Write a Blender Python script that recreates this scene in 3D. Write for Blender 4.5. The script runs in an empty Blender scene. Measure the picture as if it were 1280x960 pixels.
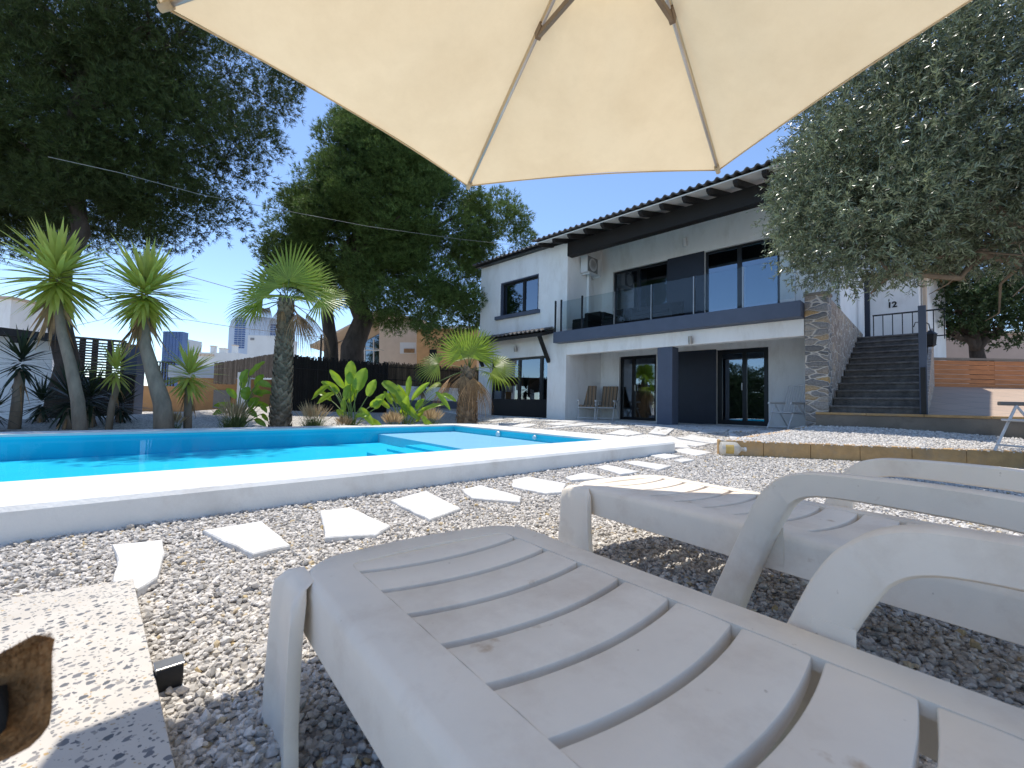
import bpy, math, random
import numpy as np
from mathutils import Vector, Matrix, Euler, Quaternion
R = random.Random(7)
NR = np.random.default_rng(11)
S = bpy.context.scene
COL = S.collection
pi = math.pi

# ------------------------------------------------------------------ camera model
F, PITCH, ROLL, CAMH = 548.8, math.radians(2.664), math.radians(1.316), 0.74
fw = np.array([0, math.cos(PITCH), math.sin(PITCH)])
up0 = np.array([0, -math.sin(PITCH), math.cos(PITCH)])
rx0 = np.array([1., 0, 0])
CX = math.cos(ROLL)*rx0 + math.sin(ROLL)*up0
CU = -math.sin(ROLL)*rx0 + math.cos(ROLL)*up0
CP = np.array([0, 0, CAMH])
def ray(px, py): return CX*(px-640)/F - CU*(py-480)/F + fw
def onz(px, py, z):
    d = ray(px, py); return CP + d*((z-CAMH)/d[2])
def ony(px, py, Y):
    d = ray(px, py); return CP + d*(Y/d[1])

cd = bpy.data.cameras.new('camera'); cam = bpy.data.objects.new('camera', cd); COL.objects.link(cam)
cd.sensor_fit = 'HORIZONTAL'; cd.sensor_width = 36; cd.lens = F*36/1280
cd.clip_start = 0.02; cd.clip_end = 3000
m = Matrix.Identity(4)
for i in range(3):
    m[i][0] = CX[i]; m[i][1] = CU[i]; m[i][2] = -fw[i]; m[i][3] = CP[i]
cam.matrix_world = m
S.camera = cam

# ------------------------------------------------------------------ materials
def lin(c): return tuple(c) + ((1.0,) if len(c) == 3 else ())
def newmat(name):
    m = bpy.data.materials.new(name); m.use_nodes = True
    nt = m.node_tree; nt.nodes.clear()
    return m, nt, nt.nodes, nt.links
def N_(nodes, t, **k):
    n = nodes.new(t)
    for a, b in k.items():
        if a.startswith('i_'):
            n.inputs[a[2:].replace('_', ' ')].default_value = b
        else: setattr(n, a, b)
    return n
def ramp(nodes, stops, interp='LINEAR'):
    n = nodes.new('ShaderNodeValToRGB'); n.color_ramp.interpolation = interp
    e = n.color_ramp.elements
    while len(e) < len(stops): e.new(0.5)
    for k, (p, c) in zip(e, stops): k.position = p; k.color = lin(c)
    return n
def mixc(nodes, links, fac, a, b, mode='MIX'):
    n = nodes.new('ShaderNodeMix'); n.data_type = 'RGBA'; n.blend_type = mode
    for s, v in ((n.inputs[0], fac), (n.inputs[6], a), (n.inputs[7], b)):
        if hasattr(v, 'is_output'): links.new(v, s)
        elif isinstance(v, tuple): s.default_value = lin(v)
        else: s.default_value = v
    return n.outputs[2]
def surf(name, col, rough=.6, var=.12, vscale=3., bump=.0, bscale=60., spec=.4, dirt=None, dscale=1.2, metal=0., island=0., trans=0., tcol=None, coat=0., stretch=None, sss=0, spots=None):
    """base colour with two scales of noise, optional dirt, bump, per-island variation and translucency"""
    m, nt, nd, lk = newmat(name)
    out = N_(nd, 'ShaderNodeOutputMaterial'); b = N_(nd, 'ShaderNodeBsdfPrincipled')
    b.inputs['Roughness'].default_value = rough; b.inputs['Metallic'].default_value = metal
    b.inputs['Specular IOR Level'].default_value = spec
    if coat: b.inputs['Coat Weight'].default_value = coat
    tc = N_(nd, 'ShaderNodeTexCoord'); co = tc.outputs['Object']
    if stretch:
        mp = N_(nd, 'ShaderNodeMapping'); mp.inputs['Scale'].default_value = stretch; lk.new(co, mp.inputs['Vector']); co = mp.outputs[0]
    n1 = N_(nd, 'ShaderNodeTexNoise', i_Scale=vscale, i_Detail=6., i_Roughness=.65); lk.new(co, n1.inputs['Vector'])
    lo = tuple(max(0, c*(1-var)) for c in col); hi = tuple(min(1, c*(1+var)) for c in col)
    rp = ramp(nd, [(.3, lo), (.7, hi)]); lk.new(n1.outputs['Fac'], rp.inputs[0]); c = rp.outputs[0]
    if dirt:
        n2 = N_(nd, 'ShaderNodeTexNoise', i_Scale=dscale, i_Detail=8., i_Roughness=.7); lk.new(co, n2.inputs['Vector'])
        r2 = ramp(nd, [(.5, (0, 0, 0)), (.78, (1, 1, 1))]); lk.new(n2.outputs['Fac'], r2.inputs[0])
        c = mixc(nd, lk, r2.outputs[0], c, dirt)
    if spots:
        n4 = N_(nd, 'ShaderNodeTexNoise', i_Scale=7.5, i_Detail=5., i_Roughness=.6); lk.new(co, n4.inputs['Vector'])
        r4 = ramp(nd, [(.665, (0, 0, 0)), (.74, (.8, .8, .8))]); lk.new(n4.outputs['Fac'], r4.inputs[0]); c = mixc(nd, lk, r4.outputs[0], c, spots)
        n6 = N_(nd, 'ShaderNodeTexNoise', i_Scale=60., i_Detail=2.); lk.new(co, n6.inputs['Vector'])
        r6 = ramp(nd, [(.755, (0, 0, 0)), (.80, (.5, .5, .5))]); lk.new(n6.outputs['Fac'], r6.inputs[0]); c = mixc(nd, lk, r6.outputs[0], c, (.40, .30, .2))
    if island:
        g = N_(nd, 'ShaderNodeNewGeometry'); mr = N_(nd, 'ShaderNodeMapRange')
        mr.inputs['To Min'].default_value = 1-island; mr.inputs['To Max'].default_value = 1+island
        lk.new(g.outputs['Random Per Island'], mr.inputs[0])
        cb = N_(nd, 'ShaderNodeCombineColor')
        for i in range(3): lk.new(mr.outputs[0], cb.inputs[i])
        c = mixc(nd, lk, 1., c, cb.outputs[0], 'MULTIPLY')
    lk.new(c, b.inputs['Base Color'])
    if bump:
        n3 = N_(nd, 'ShaderNodeTexNoise', i_Scale=bscale, i_Detail=5.); lk.new(co, n3.inputs['Vector'])
        bp = N_(nd, 'ShaderNodeBump', i_Strength=bump, i_Distance=.01); lk.new(n3.outputs['Fac'], bp.inputs['Height'])
        lk.new(bp.outputs[0], b.inputs['Normal'])
    sh = b.outputs[0]
    if trans:
        t = N_(nd, 'ShaderNodeBsdfTranslucent')
        if tcol: t.inputs['Color'].default_value = lin(tcol)
        else: lk.new(c, t.inputs['Color'])
        mx = N_(nd, 'ShaderNodeMixShader'); mx.inputs[0].default_value = trans
        lk.new(sh, mx.inputs[1]); lk.new(t.outputs[0], mx.inputs[2]); sh = mx.outputs[0]
    lk.new(sh, out.inputs['Surface'])
    return m
def glassmat(name, tint, ior, rough=0.0):
    m, nt, nd, lk = newmat(name)
    out = N_(nd, 'ShaderNodeOutputMaterial'); t = N_(nd, 'ShaderNodeBsdfTransparent'); t.inputs[0].default_value = lin(tint)
    g = N_(nd, 'ShaderNodeBsdfGlossy', i_Roughness=rough); g.inputs['Color'].default_value = (1, 1, 1, 1)
    fr = N_(nd, 'ShaderNodeFresnel', i_IOR=ior); mx = N_(nd, 'ShaderNodeMixShader')
    lk.new(fr.outputs[0], mx.inputs[0]); lk.new(t.outputs[0], mx.inputs[1]); lk.new(g.outputs[0], mx.inputs[2])
    lk.new(mx.outputs[0], out.inputs['Surface'])
    return m, nt, fr, g

M = {}
M['plaster'] = surf('white plaster', (.86, .86, .845), .75, .05, 2., .25, 90., .2, dirt=(.66, .64, .60), dscale=1.6, stretch=(1, 1, .35))
M['coping'] = surf('white painted coping', (.73, .73, .71), .6, .05, 3., .3, 60., .3, dirt=(.56, .53, .49), dscale=1.7)
M['navy'] = surf('navy paint', (.020, .026, .042), .45, .1, 3., .05, 80.)
M['slate'] = surf('slate blue render', (.085, .105, .15), .6, .08, 3., .2, 90.)
M['blackframe'] = surf('black aluminium', (.008, .009, .012), .35, .1, 5.)
M['blackwood'] = surf('black stained timber', (.012, .0105, .010), .6, .3, 8., .3, 40., stretch=(1, 8, 8))
M['soffit'] = surf('white soffit boards', (.74, .74, .72), .7, .06, 5., .1, 60.)
M['tile'] = surf('dark grey roof tile', (.11, .105, .105), .75, .35, 9., .4, 60., dirt=(.2, .17, .14), dscale=3.)
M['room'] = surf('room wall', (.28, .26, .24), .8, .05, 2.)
M['curtain'] = surf('pale curtain', (.6, .58, .55), .8, .1, 4.)
def panemat():
    m, nt, fr, g = glassmat('window glass', (.42, .46, .5), 1.5)
    nd, lk = nt.nodes, nt.links; g.inputs['Color'].default_value = (.75, .87, 1., 1)
    mr = N_(nd, 'ShaderNodeMapRange'); mr.inputs['To Min'].default_value = .20; mr.inputs['To Max'].default_value = 1.; lk.new(fr.outputs[0], mr.inputs[0])
    mx = [n_ for n_ in nd if n_.type == 'MIX_SHADER'][0]; lk.new(mr.outputs[0], mx.inputs[0])
    return m
M['pane'] = panemat()
M['clear'] = glassmat('clear balustrade glass', (.88, .92, .93), 1.33)[0]
M['steelgrey'] = surf('grey metal', (.35, .34, .33), .35, .1, 8., metal=.9)
M['whitemetal'] = surf('white enamel', (.72, .72, .72), .4, .05, 6.)
M['acgrey'] = surf('grey grille', (.2, .2, .2), .5, .1, 8.)
M['plastic'] = surf('weathered white resin', (.89, .79, .66), .52, .04, 5., .06, 260., .35, dirt=(.70, .58, .46), dscale=3.2, spots=(.52, .36, .22))
M['rust'] = surf('rust brown plastic stain', (.35, .2, .1), .7, .3, 20.)
M['rib'] = surf('grey aluminium rib', (.52, .50, .49), .4, .08, 8., metal=.7)
M['bronze'] = surf('bronze brown strut', (.20, .14, .09), .45, .15, 8., metal=.2)
M['orangewood'] = surf('orange stained boards', (.42, .16, .05), .55, .3, 3., .2, 30., stretch=(1, 1, 10), island=.2)
M['sandstone'] = surf('sandstone edging', (.46, .29, .13), .8, .2, 5., .5, 60., dirt=(.35, .27, .18), dscale=3.)
M['kerb'] = surf('concrete kerb', (.22, .19, .155), .85, .25, 4., .5, 50., dirt=(.12, .11, .085), dscale=2.)
M['tilefloor'] = None
M['step'] = surf('dark slate step', (.13, .122, .115), .7, .45, 7., .7, 22., island=.3)
M['whitestone'] = surf('white marble flag', (.64, .63, .61), .7, .14, 9., 1., 30., .3, dirt=(.47, .42, .35), dscale=3.5, island=.06)
M['trunk'] = surf('yucca bark', (.27, .205, .15), .9, .3, 6., .9, 30., stretch=(1, 1, .35))
M['palmtrunk'] = surf('palm boots', (.21, .15, .10), .9, .4, 8., .8, 40., island=.35)
M['pinebark'] = surf('pine bark', (.075, .058, .046), .95, .45, 5., 1., 18., stretch=(1, 1, .3))
M['olivebark'] = surf('olive bark', (.19, .14, .095), .9, .4, 6., 1., 25.)
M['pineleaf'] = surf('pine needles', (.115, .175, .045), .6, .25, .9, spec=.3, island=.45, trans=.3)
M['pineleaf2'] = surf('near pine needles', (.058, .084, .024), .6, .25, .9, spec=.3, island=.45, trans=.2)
M['oliveleaf'] = surf('grey green leaves', (.165, .195, .11), .32, .3, 1.2, spec=.8, island=.65, trans=.22)
M['treeleaf'] = surf('dark green leaves', (.05, .085, .028), .5, .25, 1.5, spec=.4, island=.4, trans=.25)
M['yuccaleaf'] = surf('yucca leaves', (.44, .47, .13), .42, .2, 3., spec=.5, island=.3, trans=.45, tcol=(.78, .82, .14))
M['shadeyucca'] = surf('yucca leaves with painted shade', (.03, .045, .022), .5, .2, 3., spec=.4, island=.3, trans=.15)  # shaded copy of the yucca leaf: garden shade put into the colour
M['palmleaf'] = surf('palm leaves', (.27, .33, .05), .4, .2, 3., spec=.5, island=.25, trans=.4, tcol=(.34, .50, .04))
M['deadleaf'] = surf('dry palm leaves', (.36, .21, .10), .7, .3, 5., island=.35, trans=.25)
M['banana'] = surf('paddle leaves', (.14, .25, .035), .35, .2, 4., spec=.5, island=.25, trans=.45, tcol=(.42, .60, .03))
M['stalk'] = surf('green stalks', (.13, .19, .05), .5, .2, 6.)
M['grass'] = surf('fountain grass', (.12, .16, .05), .6, .2, 4., island=.4, trans=.3)
M['plume'] = surf('dry grass plumes', (.52, .38, .22), .8, .2, 6., island=.3, trans=.35)
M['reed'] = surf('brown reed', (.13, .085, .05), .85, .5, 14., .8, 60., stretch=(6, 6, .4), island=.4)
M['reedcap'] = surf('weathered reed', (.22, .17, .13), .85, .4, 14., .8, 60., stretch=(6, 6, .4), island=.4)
M['reedshade'] = surf('reed with painted shade', (.012, .011, .010), .9, .5, 14., .8, 60., stretch=(6, 6, .4), island=.4)  # reed blackened to stand for the shade on this screen
M['orangewall'] = surf('orange render', (.48, .27, .12), .85, .12, 2., .3, 60., dirt=(.33, .2, .1), dscale=.8)
M['beige'] = surf('beige render', (.60, .47, .35), .85, .08, 1.5, .2, 60.)
M['pinkbeige'] = surf('pink beige render', (.44, .33, .27), .85, .08, 1., .2, 60.)
M['farwhite'] = surf('pale concrete', (.62, .62, .60), .8, .06, .2)
M['blueglass'] = surf('blue facade glass', (.04, .09, .24), .25, .25, .15, spec=.6)
M['towergrey'] = surf('pale blue grey cladding', (.46, .53, .62), .6, .05, .2)
M['lattice'] = surf('grey brown lattice', (.10, .085, .075), .7, .2, 6.)
M['blackpaint'] = surf('black gate paint', (.012, .012, .013), .5, .2, 6.)
M['soil'] = surf('bare soil', (.15, .11, .08), .95, .3, 4., .8, 40.)
M['stripe'] = None
M['dogfur'] = surf('brown dog coat', (.36, .18, .065), .8, .35, 30., .8, 160., dirt=(.06, .035, .02), dscale=9.)
M['dogdark'] = surf('dark inner ear', (.012, .010, .008), .9, .3, 20.)
M['taupe'] = surf('taupe armrest', (.22, .19, .16), .6, .1, 8.)
M['sofa'] = surf('black rattan', (.010, .010, .011), .7, .3, 30., .5, 120.)
M['cable'] = surf('grey cable', (.25, .24, .22), .6)
M['sling'] = surf('white mesh sling', (.75, .75, .75), .7, .05, 6., trans=.4)
M['jar'] = None
M['paving'] = None

def tilemat():
    m, nt, nd, lk = newmat('terrace tiles')
    out = N_(nd, 'ShaderNodeOutputMaterial'); b = N_(nd, 'ShaderNodeBsdfPrincipled', i_Roughness=.7)
    tc = N_(nd, 'ShaderNodeTexCoord'); bt = N_(nd, 'ShaderNodeTexBrick')
    bt.offset = 0; bt.inputs['Scale'].default_value = 1.; bt.inputs['Brick Width'].default_value = .6; bt.inputs['Row Height'].default_value = .6
    bt.inputs['Mortar Size'].default_value = .012
    bt.inputs['Color1'].default_value = (.43, .32, .24, 1); bt.inputs['Color2'].default_value = (.47, .35, .26, 1); bt.inputs['Mortar'].default_value = (.3, .25, .2, 1)
    lk.new(tc.outputs['Object'], bt.inputs['Vector']); lk.new(bt.outputs['Color'], b.inputs['Base Color']); lk.new(b.outputs[0], out.inputs[0])
    return m
M['tilefloor'] = tilemat()
def stripemat():
    m, nt, nd, lk = newmat('striped cushion')
    out = N_(nd, 'ShaderNodeOutputMaterial'); b = N_(nd, 'ShaderNodeBsdfPrincipled', i_Roughness=.85)
    tc = N_(nd, 'ShaderNodeTexCoord'); w = N_(nd, 'ShaderNodeTexWave', i_Scale=2.6, i_Distortion=0.); w.bands_direction = 'X'
    lk.new(tc.outputs['Object'], w.inputs['Vector'])
    r = ramp(nd, [(0, (.13, .10, .07)), (.3, (.34, .22, .12)), (.45, (.40, .36, .30)), (.6, (.16, .15, .12)), (.85, (.36, .2, .1))], 'CONSTANT')
    lk.new(w.outputs['Color'], r.inputs[0]); lk.new(r.outputs[0], b.inputs['Base Color']); lk.new(b.outputs[0], out.inputs[0])
    return m
M['stripe'] = stripemat()
def terrazzo():
    m, nt, nd, lk = newmat('terrazzo')
    out = N_(nd, 'ShaderNodeOutputMaterial'); b = N_(nd, 'ShaderNodeBsdfPrincipled', i_Roughness=.45)
    tc = N_(nd, 'ShaderNodeTexCoord'); co = tc.outputs['Object']
    nz = N_(nd, 'ShaderNodeTexNoise', i_Scale=70., i_Detail=2.); lk.new(co, nz.inputs['Vector'])
    ad = N_(nd, 'ShaderNodeVectorMath', operation='MULTIPLY_ADD'); lk.new(nz.outputs['Color'], ad.inputs[0]); ad.inputs[1].default_value = (.016, .016, .0); lk.new(co, ad.inputs[2])
    def chips(scale, thr, pres, stretch):
        mp = N_(nd, 'ShaderNodeMapping'); mp.inputs['Scale'].default_value = stretch; mp.inputs['Rotation'].default_value = (0, 0, .6); lk.new(ad.outputs[0], mp.inputs['Vector'])
        v = N_(nd, 'ShaderNodeTexVoronoi', i_Scale=scale); v.voronoi_dimensions = '2D'; lk.new(mp.outputs[0], v.inputs['Vector'])
        sp = N_(nd, 'ShaderNodeSeparateColor'); lk.new(v.outputs['Color'], sp.inputs[0])
        mu = N_(nd, 'ShaderNodeMath', operation='MULTIPLY'); lk.new(sp.outputs[1], mu.inputs[0]); mu.inputs[1].default_value = thr
        lt = N_(nd, 'ShaderNodeMath', operation='LESS_THAN'); lk.new(v.outputs['Distance'], lt.inputs[0]); lk.new(mu.outputs[0], lt.inputs[1])
        pr = N_(nd, 'ShaderNodeMath', operation='LESS_THAN'); lk.new(sp.outputs[0], pr.inputs[0]); pr.inputs[1].default_value = pres
        an = N_(nd, 'ShaderNodeMath', operation='MULTIPLY'); lk.new(lt.outputs[0], an.inputs[0]); lk.new(pr.outputs[0], an.inputs[1])
        return an.outputs[0], sp.outputs[2]
    c1, k1 = chips(54., .46, .5, (1., .8, 1)); c2, k2 = chips(110., .40, .5, (.8, 1., 1))
    base = N_(nd, 'ShaderNodeTexNoise', i_Scale=6., i_Detail=6.); lk.new(co, base.inputs['Vector'])
    rb = ramp(nd, [(.3, (.53, .485, .425)), (.7, (.60, .555, .495))]); lk.new(base.outputs['Fac'], rb.inputs[0])
    r1 = ramp(nd, [(0, (.09, .095, .105)), (.6, (.16, .16, .17)), (1, (.30, .28, .26))]); lk.new(k1, r1.inputs[0])
    r2 = ramp(nd, [(0, (.12, .12, .13)), (.7, (.3, .28, .26)), (1, (.5, .34, .15))]); lk.new(k2, r2.inputs[0])
    a = mixc(nd, lk, c2, rb.outputs[0], r2.outputs[0]); a = mixc(nd, lk, c1, a, r1.outputs[0])
    lk.new(a, b.inputs['Base Color']); lk.new(b.outputs[0], out.inputs[0])
    return m
M['terrazzo'] = terrazzo()
def rubble(name, sc, stretch, cols, mortar, mw=.06):
    m, nt, nd, lk = newmat(name)
    out = N_(nd, 'ShaderNodeOutputMaterial'); b = N_(nd, 'ShaderNodeBsdfPrincipled', i_Roughness=.85)
    tc = N_(nd, 'ShaderNodeTexCoord'); nz = N_(nd, 'ShaderNodeTexNoise', i_Scale=5., i_Detail=3.); lk.new(tc.outputs['Object'], nz.inputs['Vector'])
    ad = N_(nd, 'ShaderNodeVectorMath', operation='MULTIPLY_ADD'); lk.new(nz.outputs['Color'], ad.inputs[0]); ad.inputs[1].default_value = (.10, .10, .10); lk.new(tc.outputs['Object'], ad.inputs[2])
    mp = N_(nd, 'ShaderNodeMapping'); mp.inputs['Scale'].default_value = stretch; lk.new(ad.outputs[0], mp.inputs['Vector'])
    v = N_(nd, 'ShaderNodeTexVoronoi', i_Scale=sc); lk.new(mp.outputs[0], v.inputs['Vector'])
    e = N_(nd, 'ShaderNodeTexVoronoi', i_Scale=sc); e.feature = 'DISTANCE_TO_EDGE'; lk.new(mp.outputs[0], e.inputs['Vector'])
    sp = N_(nd, 'ShaderNodeSeparateColor'); lk.new(v.outputs['Color'], sp.inputs[0])
    r = ramp(nd, cols); lk.new(sp.outputs[0], r.inputs[0])
    n2 = N_(nd, 'ShaderNodeTexNoise', i_Scale=30., i_Detail=6.); lk.new(tc.outputs['Object'], n2.inputs['Vector'])
    r3 = ramp(nd, [(.3, (.65, .65, .65)), (.7, (1.2, 1.2, 1.2))]); lk.new(n2.outputs['Fac'], r3.inputs[0])
    st = mixc(nd, lk, 1., r.outputs[0], r3.outputs[0], 'MULTIPLY')
    rm = ramp(nd, [(mw*.5, (0, 0, 0)), (mw, (1, 1, 1))]); lk.new(e.outputs['Distance'], rm.inputs[0])
    c = mixc(nd, lk, rm.outputs[0], mortar, st); lk.new(c, b.inputs['Base Color'])
    rh = ramp(nd, [(0, (0, 0, 0)), (mw*3, (1, 1, 1))]); lk.new(e.outputs['Distance'], rh.inputs[0])
    bp = N_(nd, 'ShaderNodeBump', i_Strength=.8, i_Distance=.03); lk.new(rh.outputs[0], bp.inputs['Height'])
    bp2 = N_(nd, 'ShaderNodeBump', i_Strength=.5, i_Distance=.01); lk.new(n2.outputs['Fac'], bp2.inputs['Height']); lk.new(bp.outputs[0], bp2.inputs['Normal'])
    lk.new(bp2.outputs[0], b.inputs['Normal']); lk.new(b.outputs[0], out.inputs[0])
    return m
M['rubble'] = rubble('rubble stone wall', 4.6, (1, 1, 1.1), [(0, (.27, .205, .16)), (.4, (.42, .33, .26)), (.75, (.33, .27, .22)), (1, (.52, .39, .27))], (.60, .53, .45), .055)
M['pillarstone'] = rubble('dressed stone pier', 4.2, (.65, .65, 1.9), [(0, (.17, .165, .16)), (.55, (.32, .30, .28)), (.72, (.54, .35, .15)), (.8, (.28, .26, .24)), (1, (.42, .37, .31))], (.60, .54, .47), .06)
def gravelmat(name, stops, bumpy=.5):
    m, nt, nd, lk = newmat(name)
    out = N_(nd, 'ShaderNodeOutputMaterial'); b = N_(nd, 'ShaderNodeBsdfPrincipled', i_Roughness=.85)
    b.inputs['Specular IOR Level'].default_value = .25
    g = N_(nd, 'ShaderNodeNewGeometry'); r = ramp(nd, stops); lk.new(g.outputs['Random Per Island'], r.inputs[0])
    tc = N_(nd, 'ShaderNodeTexCoord'); nz = N_(nd, 'ShaderNodeTexNoise', i_Scale=90., i_Detail=4.); lk.new(tc.outputs['Object'], nz.inputs['Vector'])
    r2 = ramp(nd, [(.3, (.78, .78, .78)), (.7, (1.12, 1.12, 1.12))]); lk.new(nz.outputs['Fac'], r2.inputs[0])
    c = mixc(nd, lk, 1., r.outputs[0], r2.outputs[0], 'MULTIPLY'); lk.new(c, b.inputs['Base Color'])
    bp = N_(nd, 'ShaderNodeBump', i_Strength=bumpy, i_Distance=.004); lk.new(nz.outputs['Fac'], bp.inputs['Height']); lk.new(bp.outputs[0], b.inputs['Normal'])
    lk.new(b.outputs[0], out.inputs[0])
    return m
M['gravel'] = gravelmat('crushed limestone gravel', [(0, (.29, .275, .255)), (.3, (.49, .46, .42)), (.7, (.65, .61, .56)), (.965, (.77, .725, .665)), (.98, (.50, .38, .20)), (1, (.54, .44, .30))])
M['whitegravel'] = gravelmat('white gravel', [(0, (.45, .43, .41)), (.4, (.66, .62, .58)), (1, (.78, .75, .71))])
def groundmat():
    m, nt, nd, lk = newmat('gravelly ground')
    out = N_(nd, 'ShaderNodeOutputMaterial'); b = N_(nd, 'ShaderNodeBsdfPrincipled', i_Roughness=.95)
    tc = N_(nd, 'ShaderNodeTexCoord'); v = N_(nd, 'ShaderNodeTexVoronoi', i_Scale=42.); lk.new(tc.outputs['Object'], v.inputs['Vector'])
    sp = N_(nd, 'ShaderNodeSeparateColor'); lk.new(v.outputs['Color'], sp.inputs[0])
    r = ramp(nd, [(0, (.26, .245, .23)), (.5, (.48, .45, .41)), (1, (.64, .60, .55))]); lk.new(sp.outputs[0], r.inputs[0])
    n = N_(nd, 'ShaderNodeTexNoise', i_Scale=.5, i_Detail=5.); lk.new(tc.outputs['Object'], n.inputs['Vector'])
    r2 = ramp(nd, [(.35, (.85, .83, .8)), (.65, (1.1, 1.1, 1.1))]); lk.new(n.outputs['Fac'], r2.inputs[0])
    c = mixc(nd, lk, 1., r.outputs[0], r2.outputs[0], 'MULTIPLY'); lk.new(c, b.inputs['Base Color'])
    bp = N_(nd, 'ShaderNodeBump', i_Strength=.8, i_Distance=.015); lk.new(v.outputs['Distance'], bp.inputs['Height']); lk.new(bp.outputs[0], b.inputs['Normal'])
    lk.new(b.outputs[0], out.inputs[0])
    return m
M['ground'] = groundmat()
def canvas():
    m, nt, nd, lk = newmat('cream parasol canvas')
    out = N_(nd, 'ShaderNodeOutputMaterial'); b = N_(nd, 'ShaderNodeBsdfPrincipled', i_Roughness=.9)
    tc = N_(nd, 'ShaderNodeTexCoord')
    n = N_(nd, 'ShaderNodeTexNoise', i_Scale=1.6, i_Detail=5.); lk.new(tc.outputs['Object'], n.inputs['Vector'])
    r = ramp(nd, [(.3, (.60, .505, .355)), (.7, (.72, .615, .44))]); lk.new(n.outputs['Fac'], r.inputs[0]); lk.new(r.outputs[0], b.inputs['Base Color'])
    t = N_(nd, 'ShaderNodeBsdfTranslucent'); t.inputs['Color'].default_value = (.84, .69, .45, 1)
    n5 = N_(nd, 'ShaderNodeTexNoise', i_Scale=2.2, i_Detail=7., i_Roughness=.75); lk.new(tc.outputs['Object'], n5.inputs['Vector'])
    r5 = ramp(nd, [(.35, (.92, .905, .885)), (.6, (1, 1, 1))]); lk.new(n5.outputs['Fac'], r5.inputs[0])
    lk.new(mixc(nd, lk, 1., r.outputs[0], r5.outputs[0], 'MULTIPLY'), b.inputs['Base Color']); lk.new(mixc(nd, lk, 1., (.88, .73, .48), r5.outputs[0], 'MULTIPLY'), t.inputs['Color'])
    w = N_(nd, 'ShaderNodeTexNoise', i_Scale=500., i_Detail=2.); lk.new(tc.outputs['Object'], w.inputs['Vector'])
    bp = N_(nd, 'ShaderNodeBump', i_Strength=.15, i_Distance=.002); lk.new(w.outputs['Fac'], bp.inputs['Height']); lk.new(bp.outputs[0], b.inputs['Normal'])
    mx = N_(nd, 'ShaderNodeMixShader'); mx.inputs[0].default_value = .33
    lk.new(b.outputs[0], mx.inputs[1]); lk.new(t.outputs[0], mx.inputs[2]); lk.new(mx.outputs[0], out.inputs[0])
    return m
M['canvas'] = canvas()
def watermat():
    m, nt, fr, g = glassmat('pool water', (.61, .855, .955), 1.12, .02)
    nd, lk = nt.nodes, nt.links
    tc = N_(nd, 'ShaderNodeTexCoord'); n = N_(nd, 'ShaderNodeTexNoise', i_Scale=3.5, i_Detail=3.); lk.new(tc.outputs['Object'], n.inputs['Vector'])
    bp = N_(nd, 'ShaderNodeBump', i_Strength=.12, i_Distance=.02); lk.new(n.outputs['Fac'], bp.inputs['Height'])
    lk.new(bp.outputs[0], g.inputs['Normal']); lk.new(bp.outputs[0], fr.inputs['Normal'])
    mr = N_(nd, 'ShaderNodeMapRange'); mr.inputs['To Min'].default_value = .025; mr.inputs['To Max'].default_value = .09; lk.new(fr.outputs[0], mr.inputs[0])
    mx = [n_ for n_ in nd if n_.type == 'MIX_SHADER'][0]; lk.new(mr.outputs[0], mx.inputs[0])
    return m
M['water'] = watermat()
M['shell'] = surf('pool shell paint', (.02, .62, .74), .5, .05, 1.5)
M['shelfpaint'] = surf('pale pool shelf paint', (.58, .66, .74), .5, .05, 1.5)
M['jar'] = surf('translucent plastic', (.75, .74, .70), .3, .1, 8., trans=.5, tcol=(.8, .78, .7))
M['yellow'] = surf('yellowed label', (.55, .38, .12), .6, .2, 9.)

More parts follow.
